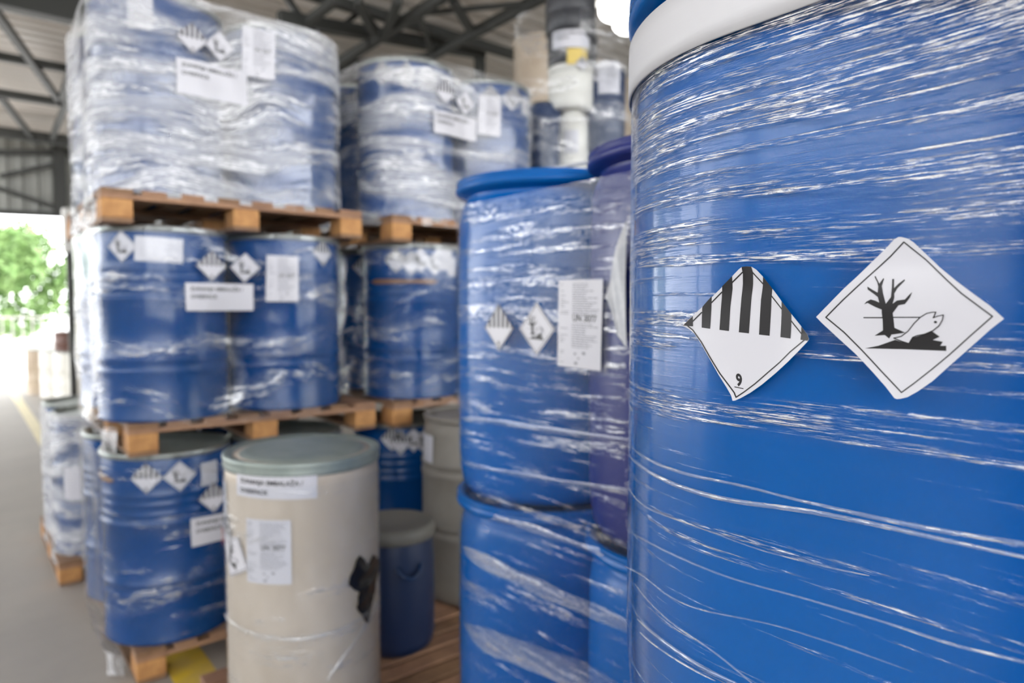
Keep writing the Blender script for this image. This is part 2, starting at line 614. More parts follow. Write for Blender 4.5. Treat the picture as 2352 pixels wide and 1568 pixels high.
def clip_diamond(x0, x1, w, top=True, y0=0.0):
    """a vertical stripe between x0 and x1 from y0 up to the diamond's upper edges"""
    f = lambda x: w - abs(x)
    pts = [(x0, y0), (x1, y0), (x1, max(y0, f(x1)))]
    if x0 < 0 < x1:
        pts.append((0, w))
    pts.append((x0, max(y0, f(x0))))
    return pts


def sticker_layers(kind, wd, ht):
    """list of (polygon, material index, layer) for a sticker centred on 0,0; 0 paper 1 ink 2 grey ink 3 red 4 yellow"""
    L_ = []
    if kind in ('stripes', 'fish'):
        w_ = wd / 2
        L_.append(([(0, -w_), (w_, 0), (0, w_), (-w_, 0)], 0, 0))
    else:
        L_.append((rect(-wd / 2, wd / 2, -ht / 2, ht / 2), 4 if kind == 'yellow' else 3 if kind == 'red' else 0, 0))
    if kind == 'stripes':
        for k in range(-3, 4):
            cxk = k * w_ * 0.30
            hw = w_ * 0.075
            a, b = max(cxk - hw, -w_ * 0.985), min(cxk + hw, w_ * 0.985)
            if b > a:
                L_.append((clip_diamond(a, b, w_ * 0.985), 1, 1))
        d = w_ * 0.93
        for q in frame_line([(0, -d), (d, 0), (0, d), (-d, 0)], w_ * 0.022):
            L_.append((q, 1, 1))
        for q in text_polys('9', w_ * 0.30, -w_ * 0.08, -w_ * 0.78, 0.02):
            L_.append((q, 1, 1))
        L_.append((rect(-w_ * 0.1, w_ * 0.1, -w_ * 0.84, -w_ * 0.815), 1, 1))
    elif kind == 'fish':
        a, b, c = env_art(w_)
        L_ += [(p, 1, 1) for p in a] + [(p, 0, 2) for p in b] + [(p, 1, 3) for p in c]
    elif kind == 'overpack':
        sz = wd * 0.075
        for q in text_polys('ZUNANJA EMBALAŽA /', sz, -wd * 0.43, ht * 0.5 - sz * 1.5, 0.025, 1.0):
            L_.append((q, 1, 1))
        for q in text_polys('OVERPACK', sz, -wd * 0.43, ht * 0.5 - sz * 3.0, 0.025, 1.0):
            L_.append((q, 1, 1))
    elif kind in ('doc', 'text'):
        rnd = random.Random(int(wd * 1e5))
        y = ht / 2 * 0.90
        while y > -ht / 2 * 0.90:
            if kind == 'doc' and abs(y - ht * 0.055) < ht * 0.045:
                y -= ht * 0.022
                continue
            if kind == 'doc' and rnd.random() < 0.75:
                L_.append((rect(-wd * 0.44, -wd * (0.44 - 0.22 * rnd.random()), y - ht * 0.004, y + ht * 0.004), 2, 1))
            x0 = -wd * 0.16 if kind == 'doc' else -wd * 0.4
            if -ht * 0.28 < y or kind == 'text':
                x = x0
                end = x0 + wd * (0.25 + 0.33 * rnd.random()) * (1 if kind == 'doc' else 1.4)
                while x < end:
                    l = wd * (0.03 + 0.07 * rnd.random())
                    L_.append((rect(x, x + l, y - ht * 0.0045, y + ht * 0.0045), 2, 1))
                    x += l + wd * 0.018
            y -= ht * (0.026 if kind == 'doc' else 0.09)
        if kind == 'doc':
            for q in text_polys('UN 3077', wd * 0.155, -wd * 0.15, ht * 0.03, 0.012, 0.92):
                L_.append((q, 1, 1))
            for (ex, ey, er) in ((-0.08, -0.335, 0.022), (0.0, -0.385, 0.018), (-0.06, -0.44, 0.03), (0.12, -0.32, 0.03)):
                L_.append((rect(wd * (ex - er), wd * (ex + er * 1.4), ht * ey - wd * er, ht * ey + wd * er * 0.5), 2, 1))
    elif kind == 'barcode':
        x = -wd * 0.4
        rnd = random.Random(5)
        while x < wd * 0.4:
            l = wd * (0.012 + 0.03 * rnd.random())
            L_.append((rect(x, x + l, -ht * 0.3, ht * 0.3), 1, 1))
            x += l + wd * 0.04
    return L_


MATS5 = ['paper', 'ink', 'grey_ink', 'red_ink', 'yellow_paper']


def poly_into(bm, pts2, mi, fn, cuts):
    """triangulate a flat polygon, cut it along u so that it can bend, map it with fn"""
    b2 = bmesh.new()
    vs = [b2.verts.new((p[0], p[1], 0)) for p in pts2]
    for t in tessellate_polygon([[Vector((p[0], p[1], 0)) for p in pts2]]):
        try:
            b2.faces.new([vs[i] for i in t])
        except ValueError:
            pass
    for axis, c in cuts:
        g = b2.verts[:] + b2.edges[:] + b2.faces[:]
        no = (1, 0, 0) if axis == 0 else (0, 1, 0)
        bmesh.ops.bisect_plane(b2, geom=g, plane_co=(c if axis == 0 else 0, c if axis == 1 else 0, 0), plane_no=no)
    mp = {}
    for v in b2.verts:
        mp[v.index if False else v] = bm.verts.new(fn(v.co.x, v.co.y))
    for f in b2.faces:
        try:
            nf = bm.faces.new([mp[v] for v in f.verts])
            nf.material_index = mi
        except ValueError:
            pass
    b2.free()


def sticker(name, kind, surf, px, py, parent, wd=0.141, ht=None, rot=0.0, off=0.0015, label=None, sz=None, kx=1.0):
    h = sz or surf.hit(px, py)
    if h is None:
        print('STICKER MISS', name, px, py)
        return None
    s0, z0 = h
    ht = ht or wd
    c, s_ = math.cos(rot), math.sin(rot)
    bm = bmesh.new()
    R = max(wd, ht) / 2
    st = 0.022
    n = int(R / st) + 1
    cuts = [(0, k * st) for k in range(-n, n + 1)]
    if kind not in ('stripes', 'fish') or True:
        cuts = cuts
    cuts = cuts + [(1, k * st) for k in range(-n, n + 1)]
    for pts2, mi, ly in sticker_layers(kind, wd, ht):
        rp = [((x * c - y * s_) * kx, x * s_ + y * c) for x, y in pts2]
        xs = [p[0] for p in rp]
        ys = [p[1] for p in rp]
        cc = [q for q in cuts if (min(xs) < q[1] < max(xs) if q[0] == 0 else min(ys) < q[1] < max(ys))]
        poly_into(bm, rp, mi, lambda x, y: surf.at(s0 + x, z0 + y, off + 0.001 * ly), cc)
    bmesh.ops.recalc_face_normals(bm, faces=bm.faces)
    pinv = Matrix.Translation(-parent.location)
    bm.transform(pinv)
    o = obj(name, bm, MATS5, parent, smooth=False)
    if label:
        o['label'] = label
    return o


# ------------------------------------------------------------------ drums
STEEL_R, STEEL_H = 0.2925, 0.88
PL_R, PL_H = 0.29, 0.985
PAL_H = 0.144


def steel_profile():
    p = [(0.0, 0.012), (0.27, 0.012), (0.272, 0.0), (0.287, 0.0), (0.289, 0.008), (0.284, 0.018), (0.284, 0.19)]

    def bead(z, r, w):
        return [(0.284, z - w), (0.284 + (r - 0.284) * 0.75, z - w * 0.45), (r, z), (0.284 + (r - 0.284) * 0.75, z + w * 0.45), (0.284, z + w)]
    p += bead(0.225, 0.288, 0.012) + bead(0.28, 0.2925, 0.017) + [(0.284, 0.40)] + bead(0.555, 0.2925, 0.017)
    p += bead(0.60, 0.288, 0.012) + bead(0.645, 0.288, 0.012) + bead(0.688, 0.288, 0.012)
    p += [(0.284, 0.74), (0.284, 0.855), (0.281, 0.862), (0.0, 0.862)]
    return p


def make_steel(name, label, x, y, z, body='blue_steel', ring='zinc', group=None):
    t = thing(name, (x, y, z), label, 'drum', group)
    obj('drum_body', lathe(steel_profile(), 72), body, t)
    cr_ = obj('closing_ring', lathe([(0.279, 0.852), (0.288, 0.852), (0.2915, 0.858), (0.2915, 0.872), (0.287, 0.88), (0.276, 0.88), (0.274, 0.872)], 72), ring, t)
    obj('clamp_lever', tube([(0.294 * math.cos(a), 0.294 * math.sin(a), 0.866) for a in [math.radians(-118 + q * 4) for q in range(7)]], 0.006, 8), ring, cr_)
    obj('lid', lathe([(0.279, 0.864), (0.276, 0.874), (0.262, 0.874), (0.256, 0.864), (0.15, 0.867), (0.0, 0.868)], 72), 'lid_green', t)
    return t


def plastic_profile():
    return [(0.0, 0.02), (0.235, 0.02), (0.248, 0.004), (0.262, 0.006), (0.276, 0.03), (0.284, 0.07), (0.287, 0.14), (0.2885, 0.30), (0.29, 0.48), (0.2885, 0.66),
            (0.287, 0.82), (0.2845, 0.868), (0.278, 0.898), (0.268, 0.916), (0.262, 0.926), (0.264, 0.934)]


def make_plastic(name, label, x, y, z, body='blue_plastic', group=None, rim_r=0.2985):
    t = thing(name, (x, y, z), label, 'drum', group)
    obj('drum_body', lathe(plastic_profile(), 96), body, t)
    r = rim_r
    obj('rim', lathe([(0.262, 0.932), (0.272, 0.938), (r - 0.006, 0.944), (r, 0.952), (r, 0.960), (r - 0.004, 0.965), (r - 0.005, 0.970), (r - 0.001, 0.974), (r - 0.002, 0.981),
                      (r - 0.012, 0.984), (0.272, 0.981), (0.264, 0.968), (0.258, 0.952)], 96), body, t)
    obj('top', lathe([(0.260, 0.955), (0.235, 0.95), (0.10, 0.953), (0.0, 0.953)], 72), body, t)
    for sx in (-0.15, 0.15):
        obj('bung', lathe([(0.036, 0.948), (0.036, 0.962), (0.03, 0.968), (0.014, 0.969), (0.0, 0.969)], 24, cx=sx), 'dark_plastic' if body == 'indigo_plastic' else body, t)
    return t


def drum_surf(x, y, R=0.2845):
    return Surf([(x, y)], R)


# ------------------------------------------------------------------ pallets
def make_pallet(name, label, x, y, z, lx=1.2, ly=1.2, boards_along='y', n=8, group='load pallets', bw=0.098):
    """corner at x, y; top boards run along y (or x); three stringers across, nine blocks, three runners"""
    t = thing(name, (x, y, z), label, 'pallet', group)
    sw = boards_along == 'x'
    A, B = (ly, lx) if sw else (lx, ly)       # A: across the boards, B: along them

    def bx(a0, a1, b0, b1, z0, z1, bev=0.003):
        return box(b0, b1, a0, a1, z0, z1, bev) if sw else box(a0, a1, b0, b1, z0, z1, bev)
    for k in range(n):
        w_ = bw * (1.25 if k in (0, n - 1) else 1.0)
        c_ = w_ / 2 + (A - w_) * k / (n - 1)
        obj('deck_board', bx(c_ - w_ / 2, c_ + w_ / 2, 0, B, 0.122, 0.144), 'wood' if k % 3 else 'wood_dark', t, False)
    for b_ in (0.0, (B - 0.12) / 2, B - 0.12):
        obj('stringer_board', bx(0, A, b_, b_ + 0.12, 0.100, 0.122), 'wood', t, False)
    for a_ in (0.0, (A - 0.12) / 2, A - 0.12):
        obj('runner_board', bx(a_, a_ + 0.12, 0, B, 0.0, 0.020), 'wood_dark', t, False)
        for b_ in (0.0, (B - 0.14) / 2, B - 0.14):
            obj('block', bx(a_, a_ + 0.12, b_, b_ + 0.14, 0.020, 0.100, 0.004), 'block_wood', t, False)
    return t


# ------------------------------------------------------------------ the building
def struct(name, bm, m, smooth=False):
    return tag(obj(name, bm, m, None, smooth), kind='structure')


X0, X1, Y0, Y1, ZR = -8.0, 12.0, -7.5, 19.0, 5.62
struct('floor', box(X0, X1, Y0, Y1, -0.25, 0.0), 'concrete')


def corrugated(pitch, amp, length, axis_pts):
    """profile of trapezoid ribs: list of (position, height)"""
    out = []
    k = 0
    while k * pitch < length:
        b = k * pitch
        out += [(b, 0), (b + pitch * 0.55, 0), (b + pitch * 0.66, amp), (b + pitch * 0.89, amp)]
        k += 1
    out.append((length, 0))
    return out


bm = bmesh.new()
pr = corrugated(0.30, 0.05, Y1 - Y0, None)
lo = [(bm.verts.new((X0 - 0.5, Y0 + p, ZR + h)), bm.verts.new((X1, Y0 + p, ZR + h))) for p, h in pr]
hi = [(bm.verts.new((X0 - 0.5, Y0 + p, ZR + h + 0.04)), bm.verts.new((X1, Y0 + p, ZR + h + 0.04))) for p, h in pr]
for a, b in zip(lo, lo[1:]):
    bm.faces.new((a[0], b[0], b[1], a[1]))
for a, b in zip(hi, hi[1:]):
    bm.faces.new((a[0], a[1], b[1], b[0]))
struct('ceiling', bm, 'roof_sheet')
# far gable: sheeted above the opening
bm = bmesh.new()
pr = corrugated(0.28, 0.04, X1 - X0, None)
for yo in (0, 0.05):
    rows = [(bm.verts.new((X0 + p, Y1 + yo - h, 3.83)), bm.verts.new((X0 + p, Y1 + yo - h, ZR + 0.04))) for p, h in pr]
    for a, b in zip(rows, rows[1:]):
        bm.faces.new((a[0], b[0], b[1], a[1]))
struct('wall_far', bm, 'wall_sheet')
struct('wall_far_right', box(3.2, X1, Y1 + 0.06, Y1 + 0.16, 0, 3.83), 'wall_sheet')
struct('wall_right', box(X1, X1 + 0.1, Y0, Y1, 0, ZR + 0.04), 'wall_sheet')
# unseen aisle-side and near-end sheeted walls, open clerestory above; heights shaped for the light
for nm, ax, ZW in (('wall_left', 0, 3.7), ('wall_near', 1, 1.7)):
    bm = bmesh.new()
    ln = (9.0 - Y0) if ax == 0 else (X1 - X0)
    pr = corrugated(0.28, 0.04, ln, None)
    for yo in (0, 0.05):
        rows = [(bm.verts.new((X0 + yo + h, Y0 + p, 0) if ax == 0 else (X0 + p, Y0 + yo + h, 0)),
                 bm.verts.new((X0 + yo + h, Y0 + p, ZW) if ax == 0 else (X0 + p, Y0 + yo + h, ZW))) for p, h in pr]
        for a, b in zip(rows, rows[1:]):
            bm.faces.new((a[0], b[0], b[1], a[1]))
    struct(nm, bm, 'wall_sheet')
# steelwork
def steel(name, a, b, w_, h=None):
    return struct(name, bar(a, b, w_, h), 'dark_steel')


k = 0
for (y, z, w_, h) in ((10.0, 5.32, 0.20, 0.34), (12.45, 5.30, 0.09, 0.12), (14.33, 5.24, 0.11, 0.13), (17.4, 5.22, 0.16, 0.20),
                      (8.0, 5.42, 0.10, 0.12), (5.9, 5.5, 0.08, 0.12), (-0.5, 5.4, 0.2, 0.3)):
    k += 1
    steel('trim_%d' % k, (X0, y, z), (X1, y, z), w_, h)
for (a, b, w_) in (
        (on_z(-60, -44, 5.2), on_z(138, 234, 5.2), 0.09), (on_z(0, 222, 5.2), on_z(86, 330, 5.2), 0.09),
        (on_z(165, 200, 5.2), on_z(118, 322, 5.2), 0.09), (on_z(138, 234, 5.2), on_z(165, 150, 5.2), 0.09),
        (on_y(0, 405, 18.8), on_y(150, 372, 18.8), 0.10), (on_y(-10, 430, 18.8), on_y(150, 484, 18.8), 0.10),
        (on_y(-200, 350, 18.85), on_y(900, 350, 18.85), 0.12), (on_y(-100, 482, 18.85), on_y(300, 500, 18.85), 0.12)):
    k += 1
    steel('trim_%d' % k, a, b, w_)
k += 1
steel('trim_%d' % k, (1.9, 18.8, 3.84), (1.9, 18.8, ZR), 0.22)
for x in (-3.5, 5.6, 9.5):
    k += 1
    steel('trim_%d' % k, (x, 18.8, 0), (x, 18.8, ZR), 0.22)
for y in (-6.3, 0.0, 6.3, 12.6):
    k += 1
    steel('trim_%d' % k, (X0 + 0.1, y - 0.6, 0), (X0 + 0.1, y - 0.6, ZR), 0.22)
# lattice girder running down the hall
zc = 5.2
ga = [Vector((5.25, Y0, zc)), Vector((5.25, 16.8, zc))]
gb = [Vector((4.40, Y0, zc + 0.02)), Vector((4.40, 16.8, zc + 0.02))]
bm = bar(ga[0], ga[1], 0.10, 0.11)
bar(gb[0], gb[1], 0.10, 0.11, bm)
y = Y0
i = 0
while y < 16.5:
    a = Vector((5.25 if i % 2 else 4.40, y, zc))
    b = Vector((4.40 if i % 2 else 5.25, y + 1.05, zc))
    bar(a, b, 0.05, 0.05, bm)
    y += 1.05
    i += 1
struct('trim_girder', bm, 'dark_steel')
# cross truss with sloping chord
bm = bar(on_y(640, 40, 8.35), on_y(1110, 122, 8.35), 0.13, 0.15)
P = [on_y(640 + 470 * t, 40 + 82 * t, 8.35) for t in (0.12, 0.3, 0.5, 0.68, 0.85)]
for i, p in enumerate(P):
    q = Vector((p.x + (0.35 if i % 2 else -0.35), 8.35, ZR))
    bar(p, q, 0.07, 0.07, bm)
bar(on_y(1100, 60, 8.35), on_y(1103, 200, 8.35), 0.12, 0.12, bm)
struct('trim_truss', bm, 'dark_steel')
for (a, b) in ((on_z(690, 62, 5.2), on_z(772, 0, 5.2)), (on_z(860, 80, 5.2), on_z(820, 0, 5.2)), (on_z(1080, 66, 5.2), on_z(1040, 0, 5.2)), (on_z(775, 150, 5.2), on_z(850, 98, 5.2)),
               (on_z(885, 80, 5.2), on_z(915, 0, 5.2))):
    k += 1
    steel('trim_%d' % k, a, b, 0.09)

# ------------------------------------------------------------------ outside
struct('ground', box(-60, 70, Y1, 120, -0.3, -0.02), 'asphalt')
struct('ground_side', box(-70, X0, -50, Y1, -0.3, -0.02), 'asphalt')
struct('ground_back', box(X0, 70, -60, Y0, -0.3, -0.02), 'asphalt')

# floor markings
tag(obj('floor_line', box(0.72, 0.86, 4.9, 18.9, 0, 0.002), 'pale_paint', smooth=False), 'pale yellow line running down the open aisle floor', 'floor marking')
tag(obj('floor_line', box(0.70, 0.88, 2.99, 4.85, 0, 0.002), 'yellow_paint', smooth=False), 'bright yellow floor stripe beneath the front corner of the stacked drum pallets', 'floor marking')

# ------------------------------------------------------------------ stack A: three wrapped loads of steel drums
AX, AY = (0.775, 1.365), (3.645, 4.235)


def level_z(k):
    return k * (PAL_H + STEEL_H)


pal = None
pal_proto = make_pallet('pallet', 'wooden pallet on the floor under the bottom drums of the tall left stack', 0.565, 3.35, 0.003)
pal_A2 = copy_tree(pal_proto)
pal_A2.location = (0.56, 3.36, level_z(1) + 0.004)
pal_A2['label'] = 'wooden pallet between bottom and middle drum loads of the tall left stack'
pal_A3 = copy_tree(pal_proto)
pal_A3.location = (0.48, 3.34, level_z(2) + 0.005)
pal_A3['label'] = 'wooden pallet between middle and top drum loads of the tall left stack'

names_A = {0: 'bottom', 1: 'middle', 2: 'top'}
drumA = {}
steel_proto = None
for lv in range(3):
    for (i, j) in ((0, 0), (1, 0), (0, 1), (1, 1)):
        z = level_z(lv) + PAL_H + 0.004 + lv * 0.001
        where = {(0, 0): 'front left drum', (1, 0): 'front right drum', (0, 1): 'back left drum', (1, 1): 'back right drum'}[(i, j)]
        lab = 'blue steel drum, %s of the %s load in the tall left stack' % (where, names_A[lv])
        if steel_proto is None:
            steel_proto = make_steel('steel_drum', lab, AX[i], AY[j], z, group='blue steel drums on pallets')
            t = steel_proto
        else:
            t = copy_tree(steel_proto)
            t.location = (AX[i], AY[j], z)
            t['label'] = lab
        drumA[(lv, i, j)] = t


def disp_load(zb, zt, seed, mid=(), amp=0.012, sag=0.035, skirt=0.0):
    """film pulled in between the drums, a little waist, puckers at top and bottom"""
    def f(s, z, x, y):
        t = (z - zb) / (zt - zb)
        ft = min(1.0, max(0.0, (1 - t) / 0.25))
        d = ft * amp * noise.noise(Vector((x * 5, y * 5, z * 4 + seed)))
        d += ft * 0.006 * noise.noise(Vector((x * 14, y * 14, z * 9 + seed)))
        for (mx, my, hw) in mid:
            r = math.hypot(x - mx, y - my)
            if r < hw:
                d -= sag * (math.cos(r / hw * PI / 2) ** 2) * math.sin(min(max(t, 0), 1) ** 0.7 * PI)
        if t < 0.08:
            d -= skirt * (0.08 - t) / 0.08
        return d
    return f


filmA, surfA = {}, {}
for lv, (mname, sag) in enumerate((('film_low', 0.03), ('film_mid', 0.055), ('film_top', 0.03))):
    zb = level_z(lv) + 0.115
    zt = level_z(lv) + PAL_H + STEEL_H + 0.004
    cs = [(AX[0], AY[0]), (AX[1], AY[0]), (AX[1], AY[1]), (AX[0], AY[1])]
    s = Surf(cs, 0.302, disp_load(zb, zt, lv * 7.7, ((1.07, 3.343, 0.26), (0.473, 3.94, 0.26)), 0.010, sag))
    t = thing('stretch_film', (0, 0, 0), 'clear stretch film wrapped round the %s load of the tall left stack' % names_A[lv], 'stretch film', 'film wraps round drum loads')
    film_sheet('film_sleeve', s, zb, zt, mname, t, nz=26, uvseed=lv * 3.0)
    filmA[lv], surfA[lv] = t, s

for lv, d in ((1, [('env', 'fish', 280, 566, 0.141, None, 0.0, (0, 0)), ('txt', 'text', 365, 573, 0.195, 0.11, -0.05, (0, 0)),
                   ('str', 'stripes', 741, 580, 0.141, None, 0, (1, 0)), ('env', 'fish', 784, 585, 0.141, None, 0, (1, 0))]),
              (2, [('txt', 'text', 322, 24, 0.10, 0.16, 0, (0, 0)), ('str', 'stripes', 730, 100, 0.141, None, 0, (1, 0))]),
              (0, [('str', 'stripes', 336, 1098, 0.141, None, 0, (0, 0)), ('env', 'fish', 413, 1093, 0.141, None, 0, (0, 0)), ('txt', 'text', 481, 1086, 0.09, 0.11, 0, (0, 0))])):
    for nm, kd, px, py, wd, ht, rot, ij in d:
        t = drumA[(lv, *ij)]
        sf = Surf([(AX[ij[0]], AY[ij[1]])], 0.2845)
        sticker({'env': 'environment_label', 'str': 'hazard_label', 'txt': 'paper_label'}[nm], kd, sf, px, py, t, wd, ht, rot, 0.003)
for lv, d in ((1, [('hazard_label', 'stripes', 487, 610, .141, None), ('environment_label', 'fish', 566, 614, .141, None),
                   ('document_label', 'doc', 650, 640, .155, .225), ('overpack_label', 'overpack', 509, 682, .315, .128)]),
              (2, [('hazard_label', 'stripes', 441, 88, .141, None), ('environment_label', 'fish', 505, 106, .141, None),
                   ('document_label', 'doc', 595, 122, .155, .225), ('overpack_label', 'overpack', 490, 188, .315, .155)]),
              (0, [('hazard_label', 'stripes', 491, 1142, .141, None), ('overpack_label', 'overpack', 520, 1208, .315, .13)])):
    for nm, kd, px, py, wd, ht in d:
        sticker(nm, kd, surfA[lv], px, py, filmA[lv], wd, ht, 0.0, 0.006)
# brown tape strip round the bottom front-left drum
sf = Surf([(AX[0], AY[0])], 0.2845)
s_l, z_l = sf.hit(255, 1103)
o = ribbon('tape_strip', sf, [(s_l - 0.35, z_l + 0.02), (s_l - 0.15, z_l + 0.01), (s_l + 0.025, z_l)], 0.042, 'brown_tape', drumA[(0, 0, 0)], 0.004)
o.matrix_parent_inverse = Matrix.Translation(-drumA[(0, 0, 0)].location)
tag(o, 'brown tape strip')
# loose film folds hanging over the pallet corners (left side of the stack)
for lv in (2, 1, 0):
    s = surfA[lv]
    zb = level_z(lv) + 0.09
    bm = bmesh.new()
    uvl = bm.loops.layers.uv.new('UVMap')
    rows = []
    s_c = 0.0
    # the left side is the last straight run of the outline: from the back-left corner to the front-left corner
    sa = s.cum[3 * 34 + 21 - 8]
    sb = s.L + 0.20
    nn = 60
    for j in range(7):
        tz = j / 6
        row = []
        for i in range(nn + 1):
            ss = sa + (sb - sa) * i / nn
            z = zb + 0.02 - 0.13 * tz * (0.8 + 0.4 * noise.noise(Vector((ss * 5, lv, 0))))
            pin = 0.0
            if lv < 2:
                lft = min(1.0, max(0.0, (s.L - ss + 0.10) / 0.16))
                pin = 0.085 * lft * tz ** 0.6
            p = s.at(ss, max(z, 0.01), 0.006 * tz + 0.010 * tz * math.sin(ss * 55 + lv) - pin)
            row.append((bm.verts.new(p), (ss, z)))
        rows.append(row)
    for a, b in zip(rows, rows[1:]):
        for i in range(nn):
            f = bm.faces.new((a[i][0], a[i + 1][0], b[i + 1][0], b[i][0]))
            for lp, src in zip(f.loops, (a[i], a[i + 1], b[i + 1], b[i])):
                lp[uvl].uv = (src[1][1] * 3, src[1][0])
    obj('film_skirt', bm, 'film_top', filmA[lv])

# ------------------------------------------------------------------ stack B: next in the row, to the right of A
BX = (2.10, 2.69)
for lv, (x, y) in ((0, (1.84, 3.33)), (1, (1.84, 3.31)), (2, (1.84, 3.30))):
    if lv == 0:
        continue
    p = copy_tree(pal_proto)
    p.location = (x, y, level_z(lv))
    p['label'] = 'wooden pallet under the %s steel drums of the stack behind the blue plastic drums' % ('middle' if lv == 1 else 'top')
drumB = {}
for (lv, i, x, y, lab) in ((0, 0, 2.085, 3.66, 'dark blue steel drum at the bottom, between the cream drum and the grey ribbed drum'),
                           (1, 0, 2.13, 3.60, 'blue steel drum with brown tape, left of the middle load behind the blue plastic drums'),
                           (1, 1, 2.72, 3.60, 'blue steel drum, right of the middle load behind the blue plastic drums'),
                           (1, 2, 2.13, 4.19, 'blue steel drum, back left of the middle load behind the blue plastic drums'),
                           (1, 3, 2.72, 4.19, 'blue steel drum, back right of the middle load behind the blue plastic drums'),
                           (2, 2, 2.10, 4.19, 'blue steel drum, back left of the top load behind the blue plastic drums'),
                           (2, 3, 2.69, 4.19, 'blue steel drum, back right of the top load behind the blue plastic drums'),
                           (2, 0, 2.10, 3.60, 'blue steel drum, left of the top load behind the blue plastic drums'),
                           (2, 1, 2.69, 3.60, 'blue steel drum, right of the top load behind the blue plastic drums')):
    t = copy_tree(steel_proto)
    t.location = (x, y, level_z(lv) + PAL_H)
    t['label'] = lab
    drumB[(lv, i)] = t
p = make_pallet('pallet', 'wooden pallet on the floor under the dark blue steel drum', 1.80, 3.33, 0.0)
filmB, surfB = {}, {}
for lv, mname in ((1, 'film_mid'), (2, 'film_high')):
    ox = 0.03 if lv == 1 else 0.0
    zb = level_z(lv) + 0.10
    zt = level_z(lv) + PAL_H + STEEL_H + 0.004
    cs = [(BX[0] + ox, 3.60), (BX[1] + ox, 3.60), (BX[1] + ox, 4.19), (BX[0] + ox, 4.19)]
    s = Surf(cs, 0.302, disp_load(zb, zt, 40 + lv * 7.7, ((2.395 + ox, 3.298, 0.26),), 0.010, 0.035))
    t = thing('stretch_film', (0, 0, 0), 'clear stretch film round the %s load of the stack behind the blue plastic drums' % names_A[lv], 'stretch film', 'film wraps round drum loads')
    film_sheet('film_sleeve', s, zb, zt, mname, t, nz=22, uvseed=20 + lv * 3.0)
    filmB[lv], surfB[lv] = t, s
sB = {k: Surf([(v.location.x, v.location.y)], 0.2845) for k, v in drumB.items()}
for (k_, nm, kd, px, py, wd, ht) in (((2, 0), 'hazard_label', 'stripes', 878, 168, .141, None), ((2, 0), 'environment_label', 'fish', 934, 170, .141, None), ((2, 0), 'paper_label', 'text', 985, 185, .12, .12),
                                     ((2, 1), 'hazard_label', 'stripes', 1183, 222, .141, None),
                                     ((1, 0), 'hazard_label', 'stripes', 910, 597, .141, None), ((1, 0), 'environment_label', 'fish', 966, 597, .141, None), ((1, 0), 'paper_label', 'text', 1021, 597, .13, .12),
                                     ((0, 0), 'hazard_label', 'stripes', 900, 1008, .141, None), ((0, 0), 'environment_label', 'fish', 950, 1010, .141, None)):
    sticker(nm, kd, sB[k_], px, py, drumB[k_], wd, ht, 0, 0.003)
for nm, kd, px, py, wd, ht in (('hazard_label', 'stripes', 1022, 212, .141, None), ('environment_label', 'fish', 1071, 236, .141, None),
                               ('document_label', 'doc', 1125, 266, .155, .225), ('overpack_label', 'overpack', 1048, 288, .315, .13)):
    sticker(nm, kd, surfB[2], px, py, filmB[2], wd, ht, 0, 0.006)
sf = sB[(1, 0)]
s_l, z_l = sf.hit(930, 646)
o = ribbon('tape_strip', sf, [(s_l - 0.22, z_l + 0.0), (s_l, z_l), (s_l + 0.19, z_l + 0.0)], 0.032, 'brown_tape', drumB[(1, 0)], 0.006)
o.matrix_parent_inverse = Matrix.Translation(-drumB[(1, 0)].location)
tag(o, 'brown tape strip')
# green lid lying on the top left drum of stack B
t = thing('drum_lid', (2.18, 3.66, level_z(2) + PAL_H + STEEL_H), 'pale green round lid lying on top of the second stack of blue drums', 'lid')
obj('lid_plate', lathe([(0.0, 0.03), (0.13, 0.03), (0.15, 0.036), (0.16, 0.03), (0.16, 0.0), (0.15, 0.0), (0.0, 0.004)], 48), 'lid_green', t)
obj('lid_rim', lathe([(0.158, 0.006), (0.166, 0.008), (0.167, 0.02), (0.163, 0.03), (0.157, 0.032)], 48), 'zinc', t)

# ------------------------------------------------------------------ load C: blue plastic drums two high
CXc, CY1, CY2 = 1.50, 1.068, 1.668
ZL, ZU = 0.112, 0.112 + PL_H + 0.004
pC = make_pallet('pallet', 'wooden pallet under the film-wrapped blue and indigo plastic drums', 1.2, 0.77, 0.0)
bd = make_plastic('plastic_drum', 'blue plastic drum on the upper tier, left of the indigo drum', CXc, CY2, ZU, group='plastic drums stacked two high')
for (x, y, z, lab) in ((CXc, CY2, ZL, 'blue plastic drum on the lower tier, under the blue drum beside the indigo one'),
                       (CXc, CY1, ZL, 'blue plastic drum on the lower tier, directly under the indigo drum'),
                       (0.89, 0.39, ZU, 'large bright blue plastic drum closest to the viewer, behind two big diamond labels'),
                       (0.89, 0.39, ZL, 'blue plastic drum below the closest drum, at the foot of the nearest load'),
                       (0.89, -0.21, ZU, 'blue plastic drum behind film at the far right edge, beside the closest drum')):
    t = copy_tree(bd)
    t.location = (x, y, z)
    t['label'] = lab
make_plastic('plastic_drum', 'indigo plastic drum on the upper tier behind the closest drum', CXc, CY1, ZU, 'indigo_plastic', 'plastic drums stacked two high')
pC.scale = (1, 1, 0.77)
pD = copy_tree(pC)
pD.location = (0.59, -0.50, 0)
pD['label'] = 'wooden pallet under the load of blue plastic drums closest to the viewer'


def disp_plastic(seed, mid, zt):
    def f(s, z, x, y):
        d = 0.002 * noise.noise(Vector((x * 6, y * 6, z * 4 + seed)))
        dz = abs(z - ZU - 0.0)
        if dz < 0.16:
            d -= 0.016 * (1 - dz / 0.16) ** 1.5
        return d
    return f


